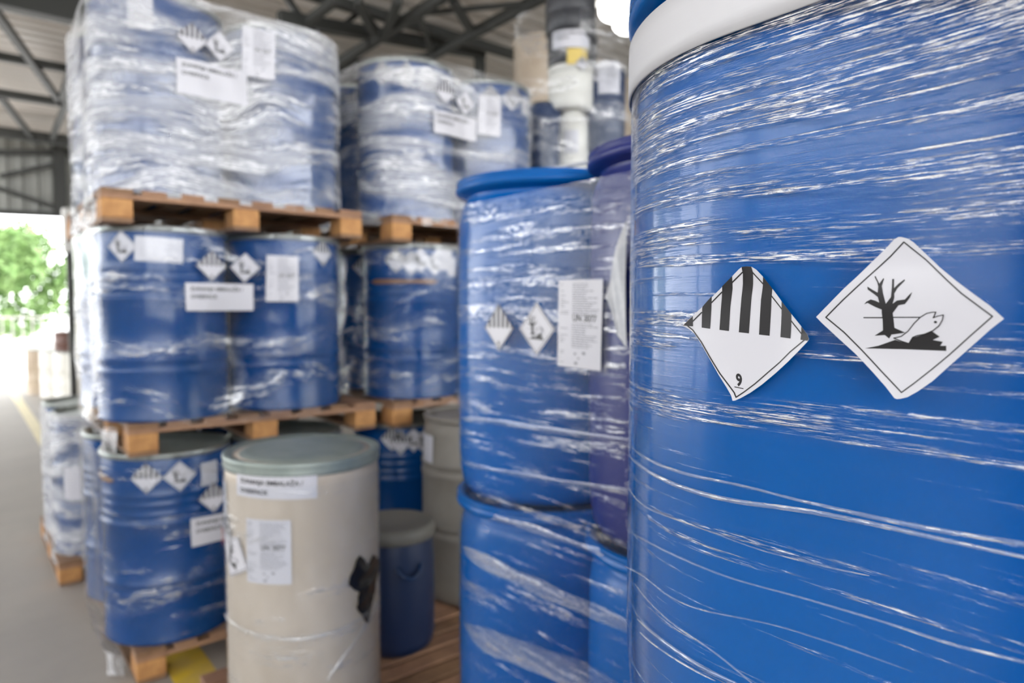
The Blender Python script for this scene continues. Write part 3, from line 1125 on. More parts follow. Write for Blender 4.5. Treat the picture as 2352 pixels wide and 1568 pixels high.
surfC = Surf([(1.5, CY1), (2.10, CY1), (2.10, CY2), (1.5, CY2)], 0.2935, disp_plastic(3, None, 2))
filmC = thing('stretch_film', (0, 0, 0), 'streaky stretch film round the blue and indigo plastic drums, carrying three labels', 'stretch film', 'film wraps round drum loads')
film_sheet('film_sleeve', surfC, 0.02, ZU + 0.90, 'film_side', filmC, nz=50, uvseed=50)
surfD = Surf([(0.89, -0.21), (1.49, -0.21), (1.49, 0.39), (0.89, 0.39)], 0.2935, disp_plastic(13, None, 2), arc=40, line=20)
filmD = thing('stretch_film', (0, 0, 0), 'streaky stretch film over the closest blue drum, carrying two large diamond labels', 'stretch film', 'film wraps round drum loads')
film_sheet('film_sleeve', surfD, 0.02, ZU + 0.915, 'film_near', filmD, nz=70, uvseed=70)
# gathered film edges
for px_pts, wd in (
        ([(1452, 1020), (1480, 1045), (1560, 1080), (1700, 1112), (1850, 1150), (2100, 1205), (2345, 1245), (2560, 1275)], 0.004),
        ([(1450, 1045), (1485, 1075), (1580, 1120), (1700, 1150), (1900, 1180), (2345, 1275), (2560, 1310)], 0.005),
        ([(1450, 1120), (1485, 1160), (1600, 1205), (1750, 1260), (1900, 1300), (2000, 1320)], 0.003),
        ([(1445, 1215), (1480, 1236), (1560, 1275), (1700, 1330), (1850, 1372), (2050, 1432), (2200, 1480), (2345, 1515), (2560, 1575)], 0.004),
        ([(1442, 1300), (1480, 1320), (1580, 1385), (1770, 1430), (1900, 1470), (2100, 1540)], 0.003),
        ([(1440, 1375), (1470, 1420), (1530, 1470), (1640, 1540), (1720, 1580)], 0.006),
        ([(1440, 1390), (1475, 1450), (1540, 1500), (1650, 1560)], 0.003),
        ([(1465, 1340), (1540, 1420), (1640, 1490), (1760, 1590)], 0.003)):
    tr_ = traced(surfD, px_pts)
    if len(tr_) > 2:
        ribbon('film_edge', surfD, tr_, wd, 'film_edge', filmD, 0.003)
for px_pts, wd in (
        ([(1065, 1060), (1100, 1072), (1200, 1090), (1420, 1125), (1480, 1140)], 0.02),
        ([(1070, 1160), (1100, 1180), (1200, 1210), (1300, 1245), (1428, 1290), (1490, 1315)], 0.022),
        ([(1066, 1255), (1100, 1282), (1200, 1330), (1300, 1375), (1428, 1430), (1490, 1458)], 0.05),
        ([(1068, 1430), (1110, 1465), (1200, 1500), (1350, 1560), (1470, 1610)], 0.09),
        ([(1062, 960), (1120, 965), (1250, 985), (1420, 1010), (1480, 1018)], 0.02)):
    tr_ = traced(surfC, px_pts)
    if len(tr_) > 2:
        ribbon('film_edge', surfC, tr_, wd, 'film_edge', filmC, 0.003)
# white tape band round the nearest load
bm = bmesh.new()
zb0, zb1 = 1.957, 2.022
rows = [[bm.verts.new(surfD.at(surfD.cum[i], z, o)) for i in range(len(surfD.pts))] for z, o in ((zb0, 0.002), (zb0, 0.004), (zb0 + 0.02, 0.0042), (zb1 - 0.02, 0.0042), (zb1, 0.004), (zb1, 0.002))]
for a, b in zip(rows, rows[1:]):
    for i in range(len(a)):
        i2 = (i + 1) % len(a)
        bm.faces.new((a[i], a[i2], b[i2], b[i]))
tag(obj('tape_band', bm, 'tape', filmD), 'broad white band')

# a loose white fold of film on the indigo drum's side, and a strand pulled over the drum tops
fold = traced(surfC, ((1444, 505), (1428, 560), (1408, 630), (1400, 680), (1412, 720), (1424, 770), (1448, 800)))
fs, fz = fold[0]
bm = bmesh.new()
poly_into(bm, [(a - fs, b - fz) for a, b in fold], 0, lambda x, y: surfC.at(fs + x, fz + y, 0.006 + 0.01 * abs(math.sin(x * 40 + y * 9))), [(0, q * 0.012) for q in range(-20, 20)] + [(1, q * 0.02) for q in range(-20, 20)])
obj('film_fold', bm, 'film_fold', filmC)
zt_ = ZU + PL_H + 0.012
obj('film_strand', tube([(CXc - 0.17, CY2 + 0.10, zt_), (CXc - 0.12, CY2 - 0.1, zt_ + 0.004), (CXc - 0.08, CY2 - 0.35, zt_ + 0.004), (CXc - 0.04, CY1 + 0.05, zt_ + 0.004)], 0.006, 8), 'film_fold', filmC)
# labels on load C
for nm, kd, px, py, wd, ht in (('hazard_label', 'stripes', 1148, 752, .135, None), ('environment_label', 'fish', 1235, 755, .145, None)):
    sticker(nm, kd, surfC, px, py, filmC, wd, ht, 0, 0.004)
sticker('document_label', 'doc', surfC, 1333, 744, filmC, .155, .222, -0.02, 0.004)


# the two big labels on the nearest film, traced in place
def traced_label(name, outline, polys, ox, oy, sc, curl, label=None):
    """outline and polys in crop pixels; every vertex is carried onto the film, corners lift by curl(u, v)"""
    def mp(x, y):
        h = surfD.hit(ox + x * sc, oy + y * sc)
        return h
    hs = [mp(*p) for p in outline]
    cs_ = sum(h[0] for h in hs) / len(hs)
    cz_ = sum(h[1] for h in hs) / len(hs)
    bm = bmesh.new()
    rad = 0.11
    cuts = [(0, k * 0.008) for k in range(-14, 15)] + [(1, k * 0.008) for k in range(-14, 15)]

    def put(pts, mi, ly):
        q = [(h[0] - cs_, h[1] - cz_) for h in (mp(*p) for p in pts)]
        xs = [p[0] for p in q]
        ys = [p[1] for p in q]
        cc = [c for c in cuts if (min(xs) < c[1] < max(xs) if c[0] == 0 else min(ys) < c[1] < max(ys))]
        poly_into(bm, q, mi, lambda x, y: surfD.at(cs_ + x, cz_ + y, 0.0022 + 0.00025 * ly + curl(x, y)), cc)
    put(outline, 0, 0)
    for pts, mi, ly in polys:
        put(pts, mi, ly)
    bmesh.ops.remove_doubles(bm, verts=bm.verts, dist=1e-6)
    bmesh.ops.recalc_face_normals(bm, faces=bm.faces)
    o = obj(name, bm, MATS5, filmD, smooth=True)
    if label:
        o['label'] = label
    return o


def line_q(pts, wd, closed=False):
    out = []
    n = len(pts)
    for i in range(n if closed else n - 1):
        (x0, y0), (x1, y1) = pts[i], pts[(i + 1) % n]
        l = math.hypot(x1 - x0, y1 - y0)
        nx, ny = -(y1 - y0) / l * wd / 2, (x1 - x0) / l * wd / 2
        ex, ey = (x1 - x0) / l * wd / 3, (y1 - y0) / l * wd / 3
        out.append([(x0 + nx - ex, y0 + ny - ey), (x1 + nx + ex, y1 + ny + ey), (x1 - nx + ex, y1 - ny + ey), (x0 - nx - ex, y0 - ny - ey)])
    return out


sc1 = 360 / 1411
out1 = [(138, 735), (225, 650), (311, 567), (395, 480), (490, 385), (580, 293), (640, 232), (668, 210), (710, 203), (757, 206), (800, 232), (858, 296),
        (938, 405), (1018, 515), (1112, 630), (1207, 742), (1265, 815), (1283, 855), (1265, 880), (1180, 965), (1080, 1060), (960, 1165), (840, 1265), (740, 1335), (650, 1385), (605, 1406), (585, 1408),
        (570, 1360), (530, 1290), (460, 1180), (380, 1040), (300, 900), (240, 810), (190, 765)]
P1 = []
P1.append(([(145, 733), (230, 648), (227, 741), (180, 738)], 1, 1))
P1.append(([(313, 566), (397, 470), (388, 600), (375, 763), (301, 752), (306, 650)], 1, 1))
P1.append(([(489, 382), (581, 291), (577, 400), (556, 560), (542, 783), (458, 772), (470, 600), (482, 480)], 1, 1))
P1.append(([(668, 209), (710, 203), (757, 206), (769, 260), (762, 360), (745, 480), (733, 640), (721, 804), (631, 794), (642, 640), (655, 480), (670, 360), (675, 270)], 1, 1))
P1.append(([(859, 296), (938, 403), (927, 480), (920, 600), (906, 826), (812, 815), (821, 640), (830, 500), (850, 380)], 1, 1))
P1.append(([(1020, 515), (1113, 628), (1110, 720), (1101, 850), (1004, 838), (1016, 640)], 1, 1))
P1.append(([(1207, 742), (1265, 815), (1282, 855), (1268, 870), (1199, 860), (1205, 800)], 1, 1))
for seg in (([(228, 695), (306, 616)]), ([(393, 528), (484, 434)]), ([(578, 347), (672, 258)]), ([(768, 262), (855, 362)]), ([(926, 468), (975, 530), (1018, 584)]), ([(1109, 692), (1205, 805)]),
            ([(185, 740), (225, 775), (300, 880), (390, 1035), (470, 1165), (560, 1285), (600, 1340)]), ([(600, 1345), (614, 1376)]), ([(614, 1376), (680, 1330), (780, 1255), (900, 1150), (1000, 1065), (1100, 970), (1235, 865)])):
    for q in line_q(seg, 11):
        P1.append((q, 1, 1))
P1.append(([(597, 1279), (676, 1297), (674, 1304), (596, 1287)], 1, 1))
for q in text_polys('9', 1.0, 0, 0, 0.035):
    P1.append(([(612 + a * 150 * 0.72 - b * 12, 1268 - b * 150 + a * 20) for a, b in q], 1, 1))


def curl1(x, y):
    r = max(0.0, abs(x) / 0.07 + abs(y) / 0.07 - 0.55)
    return 0.006 * r * r + (0.008 * max(0, (x + y * 0.0) / 0.07 - 0.5)) + 0.006 * max(0, y / 0.07 - 0.6)


traced_label('hazard_label', out1, P1, 1540, 560, sc1, curl1, 'large diamond label with black stripes and a 9')
sc2 = 480 / 1792
out2 = [(70, 775), (180, 665), (300, 540), (420, 425), (540, 305), (660, 190), (735, 112), (770, 92), (800, 92), (850, 105), (900, 138), (990, 225), (1120, 350), (1270, 470), (1420, 580), (1560, 680), (1678, 790),
        (1560, 880), (1440, 985), (1320, 1090), (1180, 1215), (1060, 1325), (940, 1410), (850, 1460), (790, 1474), (758, 1476), (740, 1468), (660, 1370), (540, 1240), (400, 1095), (260, 965), (120, 830)]
P2 = []
for q in line_q([(815, 135), (700, 255), (500, 440), (300, 630), (152, 778)], 11) + line_q([(152, 778), (300, 905), (450, 1060), (620, 1240), (798, 1420)], 11) + \
        line_q([(798, 1420), (900, 1345), (1050, 1225), (1200, 1100), (1380, 940), (1578, 770)], 11) + line_q([(1578, 770), (1440, 668), (1310, 572), (1180, 455), (1000, 285), (815, 135)], 11):
    P2.append((q, 1, 1))
P2.append((TREE, 1, 1))
P2.append((GROUND, 1, 1))
P2.append(([(470, 776), (634, 776), (634, 786), (470, 786)], 1, 1))
P2.append(([(725, 774), (962, 774), (955, 783), (725, 783)], 1, 1))
P2.append((FISH, 0, 2))
for q in line_q(FISH, 8, True):
    P2.append((q, 1, 3))
P2.append(([(1089 + 14 * math.cos(a * PI / 6), 819 + 11 * math.sin(a * PI / 6)) for a in range(12)], 1, 3))


def curl2(x, y):
    r = max(0.0, abs(x) / 0.075 + abs(y) / 0.075 - 0.6)
    return 0.006 * r * r + 0.0012 * math.sin(y * 70 + 0.6) + 0.006 * max(0, y / 0.07 - 0.6)


traced_label('environment_label', out2, P2, 1860, 520, sc2, curl2, 'large diamond label with dead tree and fish')

# ------------------------------------------------------------------ pallets and drums in front of the stacks
pG = make_pallet('pallet', 'slatted wooden pallet on the floor under the cream drum and the small blue drum', 0.74, 2.02, 0.0, 1.2, 0.98, 'x', 9, bw=0.085)
p = make_pallet('pallet', 'slatted wooden pallet on the floor under the grey ribbed drum', 1.96, 2.24, 0.0, 1.2, 0.98, 'x', 9, bw=0.085)
CRx, CRy, CRr, CRh = 0.966, 2.41, 0.268, 1.035
cr = thing('fibre_drum', (CRx, CRy, PAL_H), 'tall cream drum with grey-green metal lid standing in front of the stacks', 'drum')
prof = [(0, 0.0), (CRr - 0.004, 0.0), (CRr, 0.006), (CRr, 0.02)]
z = 0.02
while z < CRh - 0.06:
    prof += [(CRr - 0.0012, z), (CRr + 0.0008, z + 0.02)]
    z += 0.045
prof += [(CRr, CRh - 0.05), (CRr - 0.002, CRh - 0.035), (CRr - 0.002, CRh - 0.01), (0, CRh - 0.01)]
obj('drum_body', lathe(prof, 96), 'cream', cr)
obj('closing_ring', lathe([(CRr - 0.002, CRh - 0.05), (CRr + 0.004, CRh - 0.048), (CRr + 0.007, CRh - 0.036), (CRr + 0.003, CRh - 0.028), (CRr + 0.008, CRh - 0.016), (CRr + 0.007, CRh - 0.004),
                           (CRr, CRh), (CRr - 0.008, CRh - 0.002)], 96), 'lid_green', cr)
obj('lid', lathe([(CRr - 0.004, CRh - 0.006), (CRr - 0.02, CRh - 0.004), (CRr - 0.032, CRh - 0.014), (CRr - 0.045, CRh - 0.014), (CRr - 0.055, CRh - 0.004), (CRr - 0.07, CRh - 0.002), (0.1, CRh - 0.003), (0, CRh - 0.003)], 96), 'lid_green', cr)
sfC = Surf([(CRx, CRy)], CRr + 0.001)
sticker('overpack_label', 'overpack', sfC, 626, 1119, cr, .285, .078, -0.02, 0.004)
sticker('document_label', 'doc', sfC, 615, 1267, cr, .158, .215, 0.0, 0.004)
sticker('environment_label', 'fish', sfC, 540, 1277, cr, .165, None, -0.35, 0.006)
sticker('hazard_label', 'stripes', sfC, 522, 1222, cr, .141, None, -0.2, 0.004)
sticker('paper_label', 'text', sfC, 516, 1140, cr, .10, .12, 0.0, 0.003)
h = sfC.hit(524, 1240)
sticker('danger_label', 'red', sfC, 0, 0, cr, .05, .06, 0.6, 0.012, 'small red label corner', sz=(h[0] - 0.075, h[1] - 0.004))
# black torn sticker on its right side
h = sfC.hit(846, 1335)
bm = bmesh.new()
pts = []
for k_ in range(28):
    a = 2 * PI * k_ / 28
    r = 1.0 + 0.28 * math.sin(3 * a + 0.5) + 0.14 * math.sin(7 * a)
    pts.append((0.080 * r * math.cos(a) - 0.012, 0.105 * r * math.sin(a) + 0.0))
poly_into(bm, pts, 0, lambda x, y: sfC.at(h[0] + x, h[1] + y, 0.006 + 0.010 * max(0, noise.noise(Vector((x * 30, y * 30, 2))))) - cr.location, [(0, q * 0.012) for q in range(-9, 10)] + [(1, q * 0.014) for q in range(-10, 11)])
tag(obj('black_patch', bm, 'black_rubber', cr), 'crumpled black patch')
# film strap round the cream drum, with a loose pulled strip
fc = thing('stretch_film', (0, 0, 0), 'thin stretch film round the cream drum with a rope-like strip near its foot', 'stretch film', 'film wraps round drum loads')
sfF = Surf([(CRx, CRy)], CRr + 0.006, lambda s, z, x, y: 0.0015 * noise.noise(Vector((x * 8, y * 8, z * 5))))
film_sheet('film_sleeve', sfF, 0.16, 1.10, 'film_low', fc, nz=18, uvseed=90)
for pp, wd in (([(522, 1408), (545, 1435), (600, 1458), (660, 1466), (720, 1462), (790, 1440), (850, 1400), (868, 1378)], 0.02), ([(868, 1385), (840, 1430), (800, 1490), (750, 1560)], 0.022)):
    ribbon('film_edge', sfF, traced(sfF, pp), wd, 'film_edge', fc, 0.004, thick=0.006)

# small blue drum with grey lid
SBx, SBy, SBr, SBh = 1.52, 2.74, 0.185, 0.575
sb = thing('keg', (SBx, SBy, PAL_H), 'small dark blue plastic keg with grey lid and side handles, behind the cream drum', 'keg')
obj('drum_body', lathe([(0, 0.0), (SBr * 0.82, 0.0), (SBr * 0.93, 0.015), (SBr * 0.99, 0.06), (SBr * 1.0, 0.30), (SBr * 0.985, 0.42), (SBr * 0.95, 0.48), (SBr * 0.93, 0.50), (SBr * 0.9, 0.53), (0, 0.53)], 64), 'keg_blue', sb)
obj('lid', lathe([(SBr * 0.86, 0.505), (SBr * 1.0, 0.508), (SBr * 1.02, 0.515), (SBr * 1.02, 0.545), (SBr * 0.99, 0.562), (SBr * 0.9, 0.572), (SBr * 0.8, 0.566), (0, 0.566)], 64), 'grey_lid', sb)
for da in (math.radians(262), math.radians(95)):
    c_, s_ = math.cos(da), math.sin(da)
    tx, ty = -s_, c_
    P_ = []
    for k_ in range(13):
        a = PI * k_ / 12
        u_ = 0.052 * math.cos(a)
        o_ = SBr * 0.97 + 0.035 * math.sin(a)
        P_.append((c_ * o_ + tx * u_, s_ * o_ + ty * u_, 0.415 - 0.045 * math.sin(a)))
    obj('handle', tube(P_, 0.009, 8), 'dark_blue', sb)

# grey ribbed drum
GRx, GRy = 2.17, 3.0
gd = thing('plastic_drum', (GRx, GRy, PAL_H), 'matt grey plastic drum with rolling rings, between the cream drum and blue plastic drums', 'drum')


def grey_profile():
    return [(0, 0.0), (0.25, 0.0), (0.272, 0.012), (0.283, 0.05), (0.287, 0.20), (0.288, 0.335), (0.292, 0.345), (0.292, 0.362), (0.280, 0.372), (0.280, 0.386), (0.291, 0.396), (0.291, 0.412), (0.287, 0.42),
            (0.287, 0.655), (0.292, 0.665), (0.292, 0.684), (0.280, 0.694), (0.280, 0.708), (0.291, 0.718), (0.291, 0.735), (0.285, 0.745), (0.276, 0.88), (0.272, 0.93), (0.25, 0.955)]


obj('drum_body', lathe(grey_profile(), 80), 'grey_plastic', gd)
obj('rim', lathe([(0.25, 0.945), (0.27, 0.945), (0.277, 0.952), (0.277, 0.972), (0.270, 0.98), (0.255, 0.98), (0.25, 0.97)], 80), 'grey_plastic', gd)
obj('top', lathe([(0.253, 0.962), (0.1, 0.965), (0, 0.965)], 64), 'grey_plastic', gd)
sticker('paper_label', 'text', Surf([(GRx, GRy)], 0.284), 984, 1030, gd, .10, .15, -0.05, 0.006)

# ------------------------------------------------------------------ stack E: mixed containers behind on the right
EX, EY = 3.15, 3.30
for lv in range(3):
    p = copy_tree(pal_proto)
    p.location = (EX, EY, level_z(lv))
    p['label'] = 'wooden pallet, %s of the mixed container stack behind the closest drum' % names_A[lv]
for lv in range(2):
    for (dx, dy, nm) in ((0.3, 0.3, 'left'), (0.89, 0.3, 'right')):
        t = copy_tree(steel_proto)
        t.location = (EX + dx, EY + dy, level_z(lv) + PAL_H)
        t['label'] = 'blue steel drum, %s %s of the mixed container stack behind the closest drum' % (names_A[lv], nm)
ZE = level_z(2) + PAL_H


def place_on_ray(px, dist):
    d = ray(px, 705)
    l = math.hypot(d.x, d.y)
    return d.x / l * dist, d.y / l * dist


def can(name, label, cat, px, dist, z, r, h, body, neck=0.0, lid=None, shoulder=0.0):
    x, y = place_on_ray(px, dist)
    t = thing(name, (x, y, z), label, cat)
    pr_ = [(0, 0), (r * 0.95, 0), (r, r * 0.06), (r, h * 0.35), (r * 0.985, h * 0.37), (r * 0.985, h * 0.39), (r, h * 0.41), (r, h - shoulder - 0.01), (r * (0.97 if not shoulder else 0.9), h - shoulder * 0.4)]
    if neck:
        pr_ += [(neck, h - shoulder * 0.1), (neck, h - 0.0), (0, h)]
    else:
        pr_ += [(r * 0.92, h - 0.012), (0, h - 0.012)]
    obj('container_body', lathe(pr_, 48), body, t)
    if lid:
        rr = neck + 0.008 if neck else r
        obj('lid', lathe([(rr * 0.9, h - 0.05), (rr * 1.02, h - 0.05), (rr * 1.03, h - 0.01), (rr * 0.98, h + 0.004), (rr * 0.8, h + 0.008), (0, h + 0.006)], 48), lid, t)
    return t, x, y


tE = {}
tE['w1'] = can('canister', 'tall slim white canister standing above the blue drum rim', 'canister', 1313, 5.0, ZE, 0.115, 0.88, 'white_plastic', 0.07, 'white_plastic', 0.06)
tE['w2'] = can('bucket', 'white round tub on top of the tall slim white canister', 'bucket', 1310, 5.0, ZE + 0.89, 0.165, 0.30, 'white_plastic', 0, 'white_plastic')
tE['d1'] = can('bucket', 'dark tub above the white round tub, with yellow and striped labels', 'bucket', 1312, 5.0, ZE + 1.20, 0.175, 0.21, 'dark_plastic', 0, 'dark_plastic')
tE['d2'] = can('bucket', 'dark tub topmost of its column with a wide white label', 'bucket', 1308, 5.0, ZE + 1.425, 0.18, 0.36, 'dark_plastic', 0.12, 'grey_lid', 0.08)
tE['b1'] = can('canister', 'dark blue canister standing left of the slim white canister', 'canister', 1250, 5.0, ZE, 0.13, 0.95, 'dark_blue', 0.08, 'dark_plastic', 0.05)
tE['g1'] = can('canister', 'grey canister half hidden behind the drum load, left of the dark blue canister', 'canister', 1222, 5.35, ZE, 0.10, 1.0, 'grey_plastic', 0, 'grey_lid')
tE['k1'] = can('canister', 'navy canister with a diamond and a document label, right of the white tub', 'canister', 1388, 5.05, ZE + 0.44, 0.14, 0.78, 'dark_blue', 0.09, 'dark_plastic', 0.06)
tE['j1'] = can('bottle', 'small white bottle just right of the slim white canister', 'bottle', 1360, 4.95, ZE, 0.055, 0.38, 'white_plastic', 0.03, 'white_plastic', 0.08)
tE['j2'] = can('bottle', 'small white bottle farthest right in the row behind the indigo drum', 'bottle', 1395, 4.92, ZE, 0.052, 0.36, 'white_plastic', 0.03, 'white_plastic', 0.08)
# the crate that carries the navy canister
x, y = place_on_ray(1392, 5.12)
t = thing('crate', (x, y, ZE), 'dark plastic crate under the navy canister', 'crate', rz=0.1)
obj('crate_body', box(-0.15, 0.15, -0.02, 0.26, 0, 0.43, 0.01), 'dark_plastic', t, False)
obj('crate_lid', box(-0.155, 0.155, -0.025, 0.265, 0.43, 0.44, 0.003), 'grey_lid', t, False)


def side_sticker(nm, kd, key, px, py, wd, ht, off=0.006):
    t, x, y = tE[key]
    r = {'w1': .115, 'w2': .165, 'd1': .175, 'd2': .18, 'k1': .14}[key]
    sticker(nm, kd, Surf([(x, y)], r), px, py, t, wd, ht, 0, off)


side_sticker('paper_label', 'overpack', 'd2', 1312, 88, .27, .12)
side_sticker('paper_label', 'yellow', 'd1', 1326, 129, .14, .11)
side_sticker('hazard_label', 'stripes', 'd1', 1337, 146, .10, None, 0.009)
side_sticker('environment_label', 'fish', 'k1', 1372, 168, .13, None)
side_sticker('document_label', 'doc', 'k1', 1400, 178, .15, .22, 0.008)
side_sticker('paper_label', 'text', 'w1', 1312, 325, .10, .16)
# beige fibre drums stacked farther behind
ZF = 0.0
Fg = 'beige fibre drums at the back'
fpro = None
cols_ = [((1170, 6.7), 4), ((1238, 7.6), 5), ((1440, 6.9), 4), ((1325, 8.3), 5), ((1395, 9.0), 5)]
wh = ['left of all', 'second from the left', 'rightmost', 'third from the left', 'fourth from the left']
order = ['lowest', 'second up', 'third up', 'fourth up', 'topmost']
heights = 0.93
for ci, ((px, dist), n) in enumerate(cols_):
    x, y = place_on_ray(px, dist)
    for q in range(n):
        lab = 'beige fibre drum at the back, %s in the column standing %s' % (order[q] if q < n - 1 else 'topmost', wh[ci])
        if fpro is None:
            t = thing('fibre_drum', (x, y, 0), lab, 'drum', Fg)
            obj('drum_body', lathe([(0, 0), (0.28, 0), (0.283, 0.01), (0.28, 0.05), (0.28, 0.87), (0.276, 0.90), (0, 0.90)], 56), 'beige', t)
            obj('bottom_ring', lathe([(0.28, 0.0), (0.286, 0.003), (0.286, 0.035), (0.281, 0.04)], 56), 'zinc', t)
            obj('closing_ring', lathe([(0.28, 0.86), (0.288, 0.865), (0.289, 0.90), (0.284, 0.912), (0.27, 0.912), (0.268, 0.90)], 56), 'beige', t)
            obj('lid', lathe([(0.272, 0.902), (0.25, 0.896), (0, 0.9)], 56), 'beige', t)
            fpro = t
        else:
            t = copy_tree(fpro)
            t['label'] = lab
            t.location = (x, y, q * 0.914)
filmE = thing('stretch_film', (0, 0, 0), 'hazy stretch film round the column of dark and white tubs at the back', 'stretch film', 'film wraps round drum loads')
xa, ya = place_on_ray(1245, 5.02)
xb, yb = place_on_ray(1385, 5.05)
sE = Surf([(xa, ya), (xb, yb)], 0.20, lambda s, z, x, y: 0.01 * noise.noise(Vector((x * 6, y * 6, z * 4))))
film_sheet('film_sleeve', sE, ZE + 0.05, ZE + 1.55, 'film_mid', filmE, nz=14, uvseed=120)

# hanging lamp seen beside the rim of the nearest drum
pl = on_z(1424, 42, 4.45)
t = thing('ceiling_lamp', pl, 'glowing hanging hall lamp beside the rim of the closest drum', 'lamp', rz=0.35)
obj('housing', box(-0.34, 0.34, -0.16, 0.16, 0.06, 0.11, 0.01), 'white_metal', t, False)
for dx in (-0.17, 0.17):
    bm = bmesh.new()
    bmesh.ops.create_uvsphere(bm, u_segments=24, v_segments=12, radius=1)
    for v in bm.verts:
        v.co = Vector((dx + v.co.x * 0.15, v.co.y * 0.13, v.co.z * 0.09 + 0.0))
    obj('bulb', bm, 'lamp_glass', t)
for dx in (-0.28, 0.28):
    obj('hanger', bar((dx, 0, 0.11), (dx, 0, ZR - 4.45), 0.012), 'dark_steel', t, False)

# ------------------------------------------------------------------ loads farther down the aisle
fa = [(0.93, 5.45, 'wrapped'), (1.10, 9.6, 'far')]
ya0 = 4.86
p = copy_tree(pal_proto)
p.location = (0.42, ya0, 0.003)
p['label'] = 'wooden pallet on the floor under the single wrapped load just behind the tall left stack'
t = copy_tree(steel_proto)
for i, (x, y, nm) in enumerate(((0.72, 5.16, 'near'), (0.72, 5.75, 'far'))):
    if i:
        t = copy_tree(steel_proto)
    t.location = (x, y, PAL_H + 0.003)
    t['label'] = 'steel drum in silvery film just behind the tall left stack, %s one along the aisle' % nm
s = Surf([(0.72, 5.16), (1.31, 5.16), (1.31, 5.75), (0.72, 5.75)], 0.302, disp_load(0.05, 1.03, 77, ((0.418, 5.45, 0.26),), 0.014, 0.03))
tF = thing('stretch_film', (0, 0, 0), 'bright stretch film round the single load just behind the tall left stack', 'stretch film', 'film wraps round drum loads')
film_sheet('film_sleeve', s, 0.06, 1.03, 'film_top', tF, nz=16, uvseed=140)
sticker('paper_label', 'text', s, 186, 1110, tF, .2, .2, 0, 0.006)
# white drums standing at the edge of the daylight
white_proto = None
for i, (px, py, bodym, lab) in enumerate(((98, 905, 'beige', 'greyish white drum standing farthest out on the aisle floor'), (124, 915, 'white_plastic', 'sunlit white drum second along the far aisle row'),
                                          (150, 926, 'white_plastic', 'sunlit white drum third along the far aisle row, below the brown drum'), (182, 940, 'white_plastic', 'sunlit white drum nearest in the far aisle row'))):
    gx, gy = 1.27 + 0.165 * i, 16.2 - 0.64 * i
    t = thing('steel_drum', (gx, gy, 0), lab, 'drum', 'pale drums far down the aisle')
    obj('drum_body', lathe(steel_profile(), 48), bodym, t)
    obj('closing_ring', lathe([(0.279, 0.852), (0.2915, 0.858), (0.2915, 0.872), (0.287, 0.88), (0.276, 0.88)], 48), 'zinc', t)
    obj('lid', lathe([(0.279, 0.864), (0.262, 0.874), (0.0, 0.868)], 48), 'white_plastic', t)
    if i == 2:
        bt = thing('steel_drum', (gx, gy, 0.881), 'short rust brown drum standing on the pale drums far down the aisle', 'drum')
        obj('drum_body', lathe([(0, 0), (0.26, 0), (0.27, 0.01), (0.265, 0.03), (0.265, 0.14), (0.275, 0.15), (0.265, 0.16), (0.265, 0.33), (0.272, 0.34), (0.27, 0.355), (0, 0.35)], 48), 'brown_steel', bt)
        obj('lid', lathe([(0.262, 0.352), (0.25, 0.362), (0, 0.358)], 48), 'brown_steel', bt)
# post at the hall's mouth
g = on_z(158, 830, 0.0)
pd = on_y(160, 600, 12.9)
t = thing('bollard_post', (pd.x, 12.9, 0), 'slim yellow and dark post with white upper casing at the hall mouth', 'post')
obj('pole', bar((0, 0, 0), (0, 0, 2.6), 0.09), 'dark_steel', t, False)
obj('pole_sleeve', bar((0.08, 0, 0), (0.08, 0, 2.6), 0.06), 'pale_paint', t, False)
obj('casing', box(-0.08, 0.18, -0.1, 0.1, 2.56, 3.25, 0.02), 'white_metal', t, False)

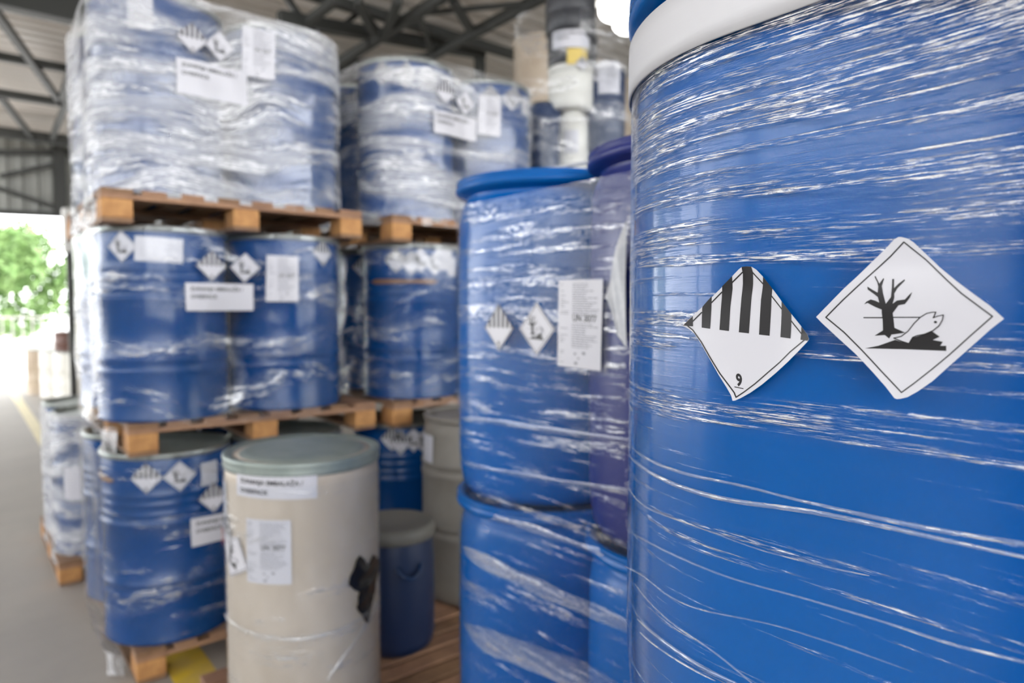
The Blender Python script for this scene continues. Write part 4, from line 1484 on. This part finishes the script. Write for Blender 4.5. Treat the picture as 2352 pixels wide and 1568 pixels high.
# trees and fence beyond
def make_tree(name, label, x, y, h, r, n, m, seed):
    rnd = random.Random(seed)
    t = thing(name, (x, y, 0), label, 'tree', 'trees outside the hall')
    P_ = [(0, 0, 0), (0.1, 0, h * 0.2), (0.05, 0.1, h * 0.45), (0, 0, h * 0.75)]
    obj('trunk', tube(P_, [0.25, 0.2, 0.14, 0.05], 10), 'bark', t)
    bm = bmesh.new()
    cl = []
    for _ in range(46):
        a, b = rnd.uniform(0, 2 * PI), rnd.uniform(-0.9, 1.0)
        q = math.sqrt(max(0, 1 - b * b)) * rnd.uniform(0.5, 1.0)
        cl.append((Vector((q * r * math.cos(a), q * r * math.sin(a), h * 0.58 + b * h * 0.40)), rnd.uniform(0.45, 0.9) * r * 0.42))
    for _ in range(n):
        c_, cr_ = rnd.choice(cl)
        d = Vector((rnd.gauss(0, 1), rnd.gauss(0, 1), rnd.gauss(0, 1))).normalized() * cr_ * rnd.uniform(0.6, 1.05)
        p_ = c_ + d
        s_ = rnd.uniform(0.10, 0.22)
        u_ = Vector((rnd.gauss(0, 1), rnd.gauss(0, 1), rnd.gauss(0, 0.6))).normalized()
        v_ = u_.cross(Vector((rnd.gauss(0, 1), rnd.gauss(0, 1), rnd.gauss(0, 1)))).normalized()
        vs = [bm.verts.new(p_ + u_ * s_), bm.verts.new(p_ + v_ * s_ * 0.6), bm.verts.new(p_ - u_ * s_), bm.verts.new(p_ - v_ * s_ * 0.6)]
        bm.faces.new(vs)
    obj('foliage', bm, m, t, False)
    return t


make_tree('tree', 'large light green tree outside beyond the hall opening', 0.9, 36, 5.0, 3.1, 7000, 'leaf', 1)
make_tree('tree', 'dark green tree outside, left of the large one beyond the fence', -6.6, 43, 5.2, 3.4, 4000, 'leaf_dark', 3)
fe = thing('fence', (0, 0, 0), 'pale railing fence along the yard in front of the trees', 'fence')
bm = bmesh.new()
for q in range(110):
    x = -12 + q * 0.3
    add_box(bm, x, x + 0.04, 31.0, 31.03, 0, 1.35)
obj('rail_bars', bm, 'fence_metal', fe, False)
for z in (0.25, 1.28):
    obj('rail', box(-12, 21, 31.03, 31.07, z, z + 0.06), 'fence_metal', fe, False)
for q in range(12):
    obj('post', box(-12 + q * 3, -11.9 + q * 3, 30.98, 31.08, 0, 1.5), 'fence_metal', fe, False)
